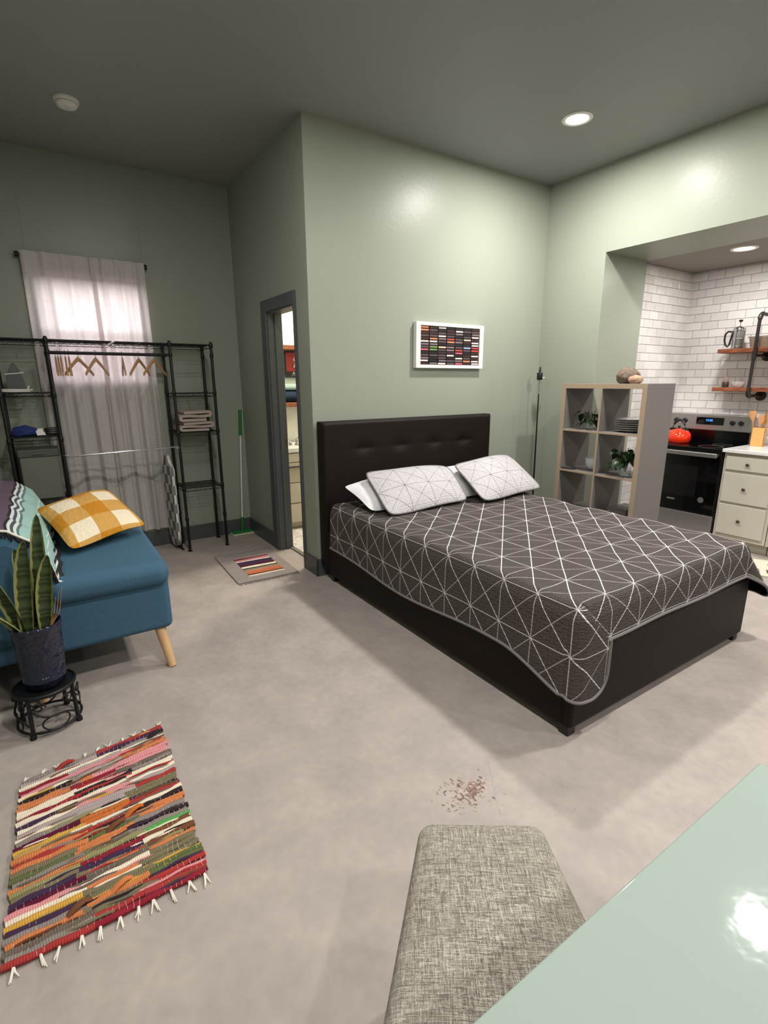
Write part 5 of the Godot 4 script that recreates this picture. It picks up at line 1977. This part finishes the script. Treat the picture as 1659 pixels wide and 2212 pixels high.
# ---------------------------------------------------------------- rugs
func rugs() -> void:
	var o := thing("rag_rug", "multicoloured woven rag rug with white tassels lying near the camera", "rug", Vector3(-1.653, 0, 1.680), -0.018)
	var pal := {
		"r": c8(180, 67, 65), "R": c8(154, 48, 61), "o": c8(220, 135, 85), "O": c8(209, 118, 63), "p": c8(233, 156, 160), "P": c8(199, 121, 133),
		"w": c8(251, 236, 212), "W": c8(255, 247, 229), "g": c8(132, 123, 96), "G": c8(108, 115, 75), "e": c8(152, 141, 134), "E": c8(186, 170, 168),
		"m": c8(103, 38, 60), "v": c8(79, 57, 84), "k": c8(60, 51, 52), "y": c8(224, 173, 80), "Y": c8(199, 163, 99), "l": c8(98, 173, 95), "c": c8(161, 154, 108), "b": c8(127, 85, 61), "t": c8(120, 107, 96)}
	var rows := ["er", "Ev", "wwe", "REw", "ppo", "wEo", "kep", "op", "oRp", "wrt", "wrke", "Rkkw", "wgww", "vEpw", "wEpE", "EEEr", "wwEg", "ekg", "mbOgv", "yyOgr", "YYwww", "ooprgk", "rrprko", "orrGgo", "ggGooe", "Ggoogk", "eooggee", "ocGcvtl", "cceRlb", "gcvvrlw", "vvRgbwb", "mRmtwwo", "ppwwrog", "wwwoOtg", "yyoggtg", "vEogGgG", "eYooggG", "ooogGgr", "tttggrr", "egtrrrr", "rrRRrR"]
	rng.seed = 15
	var wv := Image.create(64, 32, false, Image.FORMAT_RGB8)
	for y in 32:
		for x in 64:
			var s := 0.72 + 0.28 * pow(absf(sin(x * PI / 8.0)), 0.4)
			var q := s * rng.randf_range(0.92, 1.0)
			wv.set_pixel(x, y, Color(q, q, q))
	var wt := ImageTexture.create_from_image(wv)
	var mats := {}
	for k in pal:
		var m := mat("rag_" + ("dark_" if k == k.to_upper() else "") + k.to_lower(), pal[k], 0.95, 0, 0.1)
		m.albedo_texture = wt
		m.uv1_scale = Vector3(4, 2, 1)
		mats[k] = m
	var n := rows.size()
	var hw := 0.253
	var z0 := -0.395
	var z1 := 0.395
	var skew := func(x: float, z: float) -> float: return z - x * 0.15 * clampf((z1 - z) / (z1 - z0), 0, 1)
	var pitch := (z1 - z0) / n
	for j in n:
		var row: String = rows[j]
		if row.length() > 3: row = row[0] + row[row.length() / 2] + row[row.length() - 1]
		var z := z0 + (j + 0.5) * pitch
		var m := row.length()
		var jl := rng.randf_range(-0.006, 0.006)
		var jr := rng.randf_range(-0.007, 0.007)
		var wob := rng.randf() * 6.0
		var cuts := [-hw + jl - 0.015 * j / n]
		for s in range(1, m):
			cuts.append(-hw + 2 * hw * s / m + rng.randf_range(-0.03, 0.03))
		cuts.append(hw + jr)
		for s in m:
			var pts := []
			for i in 15:
				var x := lerpf(cuts[s], cuts[s + 1] + (0.006 if s < m - 1 else 0.0), i / 14.0)
				pts.append(Vector3(x, 0.0095 + 0.0016 * sin(x * 55.0 + wob) + rng.randf_range(-0.0007, 0.0007), skew.call(x, z) + 0.0035 * sin(x * 13.0 + wob) + 0.0016 * sin(x * 61.0 + j)))
			var g := G.new()
			g.tube(pts, pitch * rng.randf_range(0.50, 0.64), 8, -1.0, 0.72)
			gpart(o, "rag_strip", g, mats[row[s]])
	# narrow second rags showing between the rows
	var keys := "rowpgevbkcyt"
	for q in 70:
		var z := lerpf(z0 + 0.01, z1 - 0.01, rng.randf())
		var xs := rng.randf_range(-hw, hw - 0.12)
		var xe := minf(xs + rng.randf_range(0.08, 0.26), hw)
		var pts := []
		for i in 11:
			var x := lerpf(xs, xe, i / 10.0)
			pts.append(Vector3(x, 0.0125 + 0.0035 * sin(PI * i / 10.0), skew.call(x, z) + 0.0035 * sin(x * 13.0 + q) + 0.002 * sin(x * 60.0)))
		var g := G.new()
		g.tube(pts, pitch * rng.randf_range(0.16, 0.3), 6, -1.0, 0.7)
		gpart(o, "rag_strip", g, mats[keys[rng.randi() % keys.length()]])
	# knots and loose flaps
	for q in [[0.02, 0.30, "o"], [-0.09, 0.31, "b"], [0.09, 0.02, "O"], [0.03, 0.055, "b"], [-0.11, -0.37, "r"], [0.22, -0.375, "k"]]:
		var g := G.new()
		g.tube([Vector3(q[0] - 0.03, 0.012, q[1] + 0.012), Vector3(q[0] - 0.008, 0.024, q[1] + 0.004), Vector3(q[0] + 0.014, 0.026, q[1] - 0.004), Vector3(q[0] + 0.03, 0.014, q[1] - 0.012)], 0.013, 8, 0.009, 0.5)
		gpart(o, "loose_flap", g, mats[q[2]])
	# warp threads, hair thin
	var wg := G.new()
	for k in 30:
		var x := lerpf(-hw + 0.01, hw - 0.01, k / 29.0)
		var pts := []
		for j in n * 2 + 1:
			pts.append(Vector3(x + 0.002 * sin(j * 0.9 + k), 0.0165 if j % 2 else 0.0125, skew.call(x, z0 + pitch * 0.5 * j)))
		wg.tube(pts, 0.0006, 3)
	tag(gpart(o, "warp_thread", wg, M.tassel), "", "", "", "stuff")
	for e in 2:
		for k in 11:
			var x := lerpf(-hw + 0.015, hw - 0.01, k / 10.0) + rng.randf_range(-0.008, 0.008)
			var s := -1.0 if e == 0 else 1.0
			var z: float = skew.call(x, z0 if e == 0 else z1)
			var g := G.new()
			for h in 3:
				var dx := rng.randf_range(-0.016, 0.016)
				g.tube([Vector3(x, 0.008, z - s * 0.004), Vector3(x + dx * 0.3, 0.009, z + s * 0.012), Vector3(x + dx, 0.004, z + s * rng.randf_range(0.026, 0.042))], 0.0042, 6, 0.0014)
			gpart(o, "tassel", g, M.tassel)

	# grey mat by the bathroom door
	var r := thing("door_rug", "grey woven rug with purple and orange centre stripes by the bathroom door", "rug", Vector3(-0.322, 0, -0.517), -0.03)
	mat("grey_weave", c8(146, 138, 134), 0.95, 0, 0.1)
	var ys := ["E", "P", "k", "p", "P", "W", "v", "v", "v", "v", "m", "k", "w", "w", "k", "e", "c", "o", "P", "O", "O", "k", "w", "E"]
	var rn := 34
	var pz := 0.70 / rn
	for j in rn:
		var z := -0.35 + (j + 0.5) * pz
		var inner := j >= 6 and j < 30
		var xs := [-0.25, -0.135, 0.155, 0.235] if inner else [-0.25, 0.235]
		for s in xs.size() - 1:
			var g := G.new()
			var pts := []
			for i in 9:
				var x := lerpf(xs[s] + rng.randf_range(-0.004, 0.004) * (1 if s else 0), xs[s + 1], i / 8.0)
				pts.append(Vector3(x, 0.006, z + 0.002 * sin(x * 17 + j)))
			g.tube(pts, pz * 0.56, 6, -1.0, 0.5)
			gpart(r, "woven_strip", g, mats[ys[j - 6]] if inner and s == 1 else M.grey_weave)
	var fr := G.new()
	for k in 44:
		var x := lerpf(-0.245, 0.23, k / 43.0)
		fr.tube([Vector3(x, 0.006, 0.35), Vector3(x + rng.randf_range(-0.004, 0.004), 0.003, 0.385)], 0.002, 4)
		fr.tube([Vector3(x, 0.006, -0.35), Vector3(x + rng.randf_range(-0.004, 0.004), 0.003, -0.38)], 0.002, 4)
	tag(gpart(r, "fringe", fr, M.grey_weave), "", "", "", "stuff")

	# kitchen mat with cutlery print
	var k := thing("kitchen_mat", "pale mat printed with reddish utensils in front of the cream drawers", "rug", Vector3(3.13, 0, 2.02), 0.44)
	var im := img(256, 384, c8(214, 208, 186))
	for q in 5:
		var x := 40 + q * 40
		im.fill_rect(Rect2i(x, 150, 8, 130), c8(140, 66, 72) if q % 2 else c8(196, 150, 150))
		im.fill_rect(Rect2i(x - 8, 70, 24, 80), c8(120, 60, 66) if q % 2 else c8(178, 116, 112))
	im.fill_rect(Rect2i(0, 0, 256, 10), c8(160, 164, 130))
	im.fill_rect(Rect2i(0, 374, 256, 10), c8(160, 164, 130))
	var km := mat("printed_mat", Color.WHITE, 0.8)
	km.albedo_texture = ImageTexture.create_from_image(im)
	var kg := G.new()
	kg.rbox(Vector3(0.46, 0.006, 0.72), 0.002, Vector3(0, 0.003, 0))
	for i in kg.uv.size():
		kg.uv[i] = Vector2(kg.v[i].z / 0.72 + 0.5, kg.v[i].x / 0.46 + 0.5)
	gpart(k, "mat", kg, km)

# ---------------------------------------------------------------- foreground
func bench_and_table() -> void:
	var o := thing("bench", "grey woven linen upholstered bench seat tucked beside the mint table", "bench", Vector3.ZERO, -0.63)
	var inv := Basis(Vector3.UP, 0.63)
	var a := Vector2(-1.012, 2.625)
	var b := Vector2(-0.772, 2.792)
	var c := b + Vector2(-0.454, 0.891) * 0.66
	var d := a + Vector2(-0.72, 0.69) * 0.66
	var corners := [a, b, c, d]
	var outline := []
	for k in 4:
		var p: Vector2 = corners[k]
		var q: Vector2 = corners[(k + 3) % 4]
		var r: Vector2 = corners[(k + 1) % 4]
		var rad := 0.035
		var e0 := p + (q - p).normalized() * rad
		var e1 := p + (r - p).normalized() * rad
		for i in 7:
			var t := i / 6.0
			outline.append(e0.lerp(p, t).lerp(p.lerp(e1, t), t))
		for i in range(1, 8):
			var s0 := e1
			var s1 := r + (p - r).normalized() * rad
			outline.append(s0.lerp(s1, i / 8.0))
	var cen := (a + b + c + d) / 4
	var ring_at := func(y: float, inset: float, bulge: float) -> Array:
		var ring := []
		for p in outline:
			var v: Vector2 = p - cen
			var w: Vector2 = cen + v * (1.0 - inset / v.length())
			ring.append(Vector3(w.x, y + bulge, w.y))
		ring.reverse()
		return ring
	var g := G.new()
	g.loft([ring_at.call(0.345, 0.012, 0), ring_at.call(0.352, 0.002, 0), ring_at.call(0.40, -0.002, 0), ring_at.call(0.428, 0.002, 0), ring_at.call(0.442, 0.011, 0), ring_at.call(0.450, 0.028, 0), ring_at.call(0.454, 0.06, 0), ring_at.call(0.457, 0.11, 0), ring_at.call(0.459, 0.15, 0)])
	for k in g.v.size():
		g.v[k] = inv * g.v[k]
		g.n[k] = inv * g.n[k]
	gpart(o, "seat", g, M.linen)
	for p in corners:
		var v: Vector2 = cen + (p - cen) * 0.8
		var lg := G.new()
		lg.tube([inv * Vector3(v.x, 0.35, v.y), inv * Vector3(v.x, 0.0, v.y)], 0.02, 12, 0.014)
		gpart(o, "leg", lg, M.pale_wood)

	var t := thing("table", "mint green glossy painted table filling the lower right corner", "table")
	var mp := mat("mint_paint", c8(150, 163, 155), 0.06, 0.0, 0.3)
	bumpy(mp, noise_tex(256, 0.03, 3, true, 3.0, 71), 3.0, 0.035)
	var x0 := -1.85
	var x1 := -0.562
	var z0 := 3.124
	var z1 := 3.95
	gpart(t, "top", bx(Vector3(x0, 0.722, z0), Vector3(x1, 0.75, z1), 0.004, 2), mp)
	gpart(t, "apron", bx(Vector3(x0 + 0.07, 0.63, z0 + 0.16), Vector3(x1 - 0.07, 0.722, z0 + 0.18), 0.002), mp)
	gpart(t, "apron", bx(Vector3(x0 + 0.07, 0.63, z1 - 0.09), Vector3(x1 - 0.07, 0.722, z1 - 0.07), 0.002), mp)
	for q in [Vector2(x0 + 0.09, z1 - 0.09), Vector2(x1 - 0.09, z1 - 0.09), Vector2(x1 - 0.09, z0 + 0.18), Vector2(x0 + 0.09, z0 + 0.18)]:
		var lg := G.new()
		lg.tube([Vector3(q.x, 0.722, q.y), Vector3(q.x, 0, q.y)], 0.026, 14, 0.018)
		gpart(t, "leg", lg, mp)

func wall_picture() -> void:
	var o := thing("shadow_box_art", "white framed wall art of cassette tape spines above the bed", "wall art", Vector3(1.262, 1.757, 0.0), -0.0)
	var w := 0.361
	var h := 0.1755
	var dp := 0.042
	var fr := G.new()
	var iw := w - 0.044
	var ih := h - 0.026
	add_bx(fr, Vector3(-w, -h, 0.001), Vector3(w, -ih, dp), 0.002)
	add_bx(fr, Vector3(-w, ih, 0.001), Vector3(w, h, dp), 0.002)
	add_bx(fr, Vector3(-w, -ih, 0.001), Vector3(-iw, ih, dp), 0.002)
	add_bx(fr, Vector3(iw, -ih, 0.001), Vector3(w, ih, dp), 0.002)
	gpart(o, "frame", fr, mat("white_frame", c8(232, 228, 220), 0.5))
	gpart(o, "backing", bx(Vector3(-iw, -ih, 0.001), Vector3(iw, ih, 0.012), 0.001), M.black_plastic)
	var dark := [mat("tape_black", c8(26, 22, 24), 0.35), mat("tape_brown", c8(52, 30, 28), 0.35), mat("tape_plum", c8(54, 34, 40), 0.35)]
	var lab := {}
	var cols := {"o": c8(224, 134, 92), "r": c8(196, 60, 52), "w": c8(222, 208, 202), "p": c8(206, 92, 110), "g": c8(112, 150, 74), "b": c8(150, 172, 214), "s": c8(122, 112, 112), "c": c8(232, 194, 160), "d": c8(84, 74, 76)}
	for q in cols: lab[q] = mat("tape_label_" + q, cols[q], 0.45)
	# one letter per tape, columns from the left, from the top down; a dot is a spine without a label
	var tapes := ["oo.d.wsdp.dsw.", ".d.dowsgg.d..s", "w.dwsd.cd.ddsw", "...dro.ss.w.dd", ".ws.ds.drp.wsp", ".d.dc..bd..do.", ".dsw.wwrr.w.ww"]
	var cw := 2 * iw / 7.0
	var rh := 2 * ih / 14.0
	var tg := G.new()
	tg.rbox(Vector3(cw - 0.004, rh - 0.0025, 0.02), 0.0012)
	var tm := tg.done()
	var lg := G.new()
	lg.rbox(Vector3(cw - 0.014, rh * 0.52, 0.001), 0.0003)
	var lm := lg.done()
	rng.seed = 31
	for i in 7:
		for j in 14:
			var p := Vector3(-iw + (i + 0.5) * cw, ih - (j + 0.5) * rh, 0.023 + rng.randf_range(-0.001, 0.002))
			var tp := part(o, "cassette_spine", tm, dark[rng.randi() % 3], p)
			var ch: String = tapes[i][j]
			if ch != ".":
				part(tp, "spine_label", lm, lab[ch], Vector3(rng.randf_range(-0.003, 0.003), rng.randf_range(-0.001, 0.001), 0.0103))

func small_things() -> void:
	# smoke detector
	var o := thing("smoke_detector", "round white smoke detector on the ceiling above the curtain", "smoke detector", Vector3(-1.25, H, -0.66))
	var g := G.new()
	g.lathe([Vector2(0.0, -0.042), Vector2(0.035, -0.042), Vector2(0.052, -0.038), Vector2(0.058, -0.028), Vector2(0.06, -0.022)], 36)
	gpart(o, "cover", g, M.white_plastic)
	var b := G.new()
	b.lathe([Vector2(0.06, -0.02), Vector2(0.066, -0.018), Vector2(0.07, -0.006), Vector2(0.07, 0.0)], 36)
	gpart(o, "base", b, M.white_plastic)
	var s := G.new()
	s.lathe([Vector2(0.057, -0.0225), Vector2(0.058, -0.0195)], 36)
	gpart(o, "vent_slot", s, M.charcoal_trim)

	# slim black pole by the bed
	var l := thing("floor_lamp", "slim black floor lamp pole with bare socket, between bed and shelf unit", "floor lamp", Vector3(2.235, 0, 0.16))
	var pg := G.new()
	pg.tube([Vector3(0.02, 0.02, 0), Vector3(0.0, 1.36, 0)], 0.0095, 12, 0.0055)
	gpart(l, "pole", pg, M.black_metal)
	var tg := G.new()
	tg.tube([Vector3(0.0, 1.35, 0), Vector3(-0.002, 1.49, 0)], 0.005, 10)
	gpart(l, "neck", tg, M.steel)
	var sg := G.new()
	sg.lathe([Vector2(0.0, 1.485), Vector2(0.022, 1.485), Vector2(0.025, 1.49), Vector2(0.026, 1.545), Vector2(0.024, 1.55), Vector2(0.010, 1.55)], 20, Vector3(-0.002, 0, 0))
	gpart(l, "socket", sg, M.black_plastic)
	var cg := G.new()
	cg.lathe([Vector2(0.010, 1.548), Vector2(0.009, 1.57), Vector2(0.006, 1.60), Vector2(0, 1.602)], 14, Vector3(-0.002, 0, 0))
	gpart(l, "tip", cg, M.black_plastic)
	var sw := G.new()
	sw.tube([Vector3(0.02, 1.505, 0.01), Vector3(0.046, 1.505, 0.018)], 0.004, 8)
	gpart(l, "switch", sw, M.white_plastic)
	var bg := G.new()
	bg.lathe([Vector2(0, 0), Vector2(0.11, 0), Vector2(0.11, 0.01), Vector2(0.10, 0.018), Vector2(0.02, 0.024), Vector2(0.012, 0.04)], 36, Vector3(0.02, 0, 0.02))
	gpart(l, "base", bg, M.black_metal)

	# flat mop in the corner
	var m := thing("mop", "flat mop with green grip and white pole leaning in the corner", "mop", Vector3(-0.118, 0, -1.475))
	mat("mop_green", c8(34, 116, 52), 0.4)
	mat("mop_pad", c8(206, 202, 176), 0.95)
	var lean := Vector3(0.083, 1.22, -0.062)
	var gr := G.new()
	gr.tube([lean * 0.80, lean], 0.0145, 12)
	gpart(m, "grip", gr, M.mop_green)
	var po := G.new()
	po.tube([lean * 0.10, lean * 0.81], 0.0085, 10)
	gpart(m, "pole", po, M.white_plastic)
	var jo := G.new()
	jo.tube([Vector3(0, 0.03, 0), lean * 0.14], 0.012, 10)
	gpart(m, "joint", jo, M.mop_green)
	var hd := G.new()
	hd.rbox(Vector3(0.20, 0.018, 0.09), 0.006, Vector3(0, 0.024, 0), 2)
	gpart(m, "head_plate", hd, M.mop_green)
	gpart(m, "pad", bx(Vector3(-0.108, 0.0, -0.052), Vector3(0.108, 0.016, 0.052), 0.006, 2), M.mop_pad)
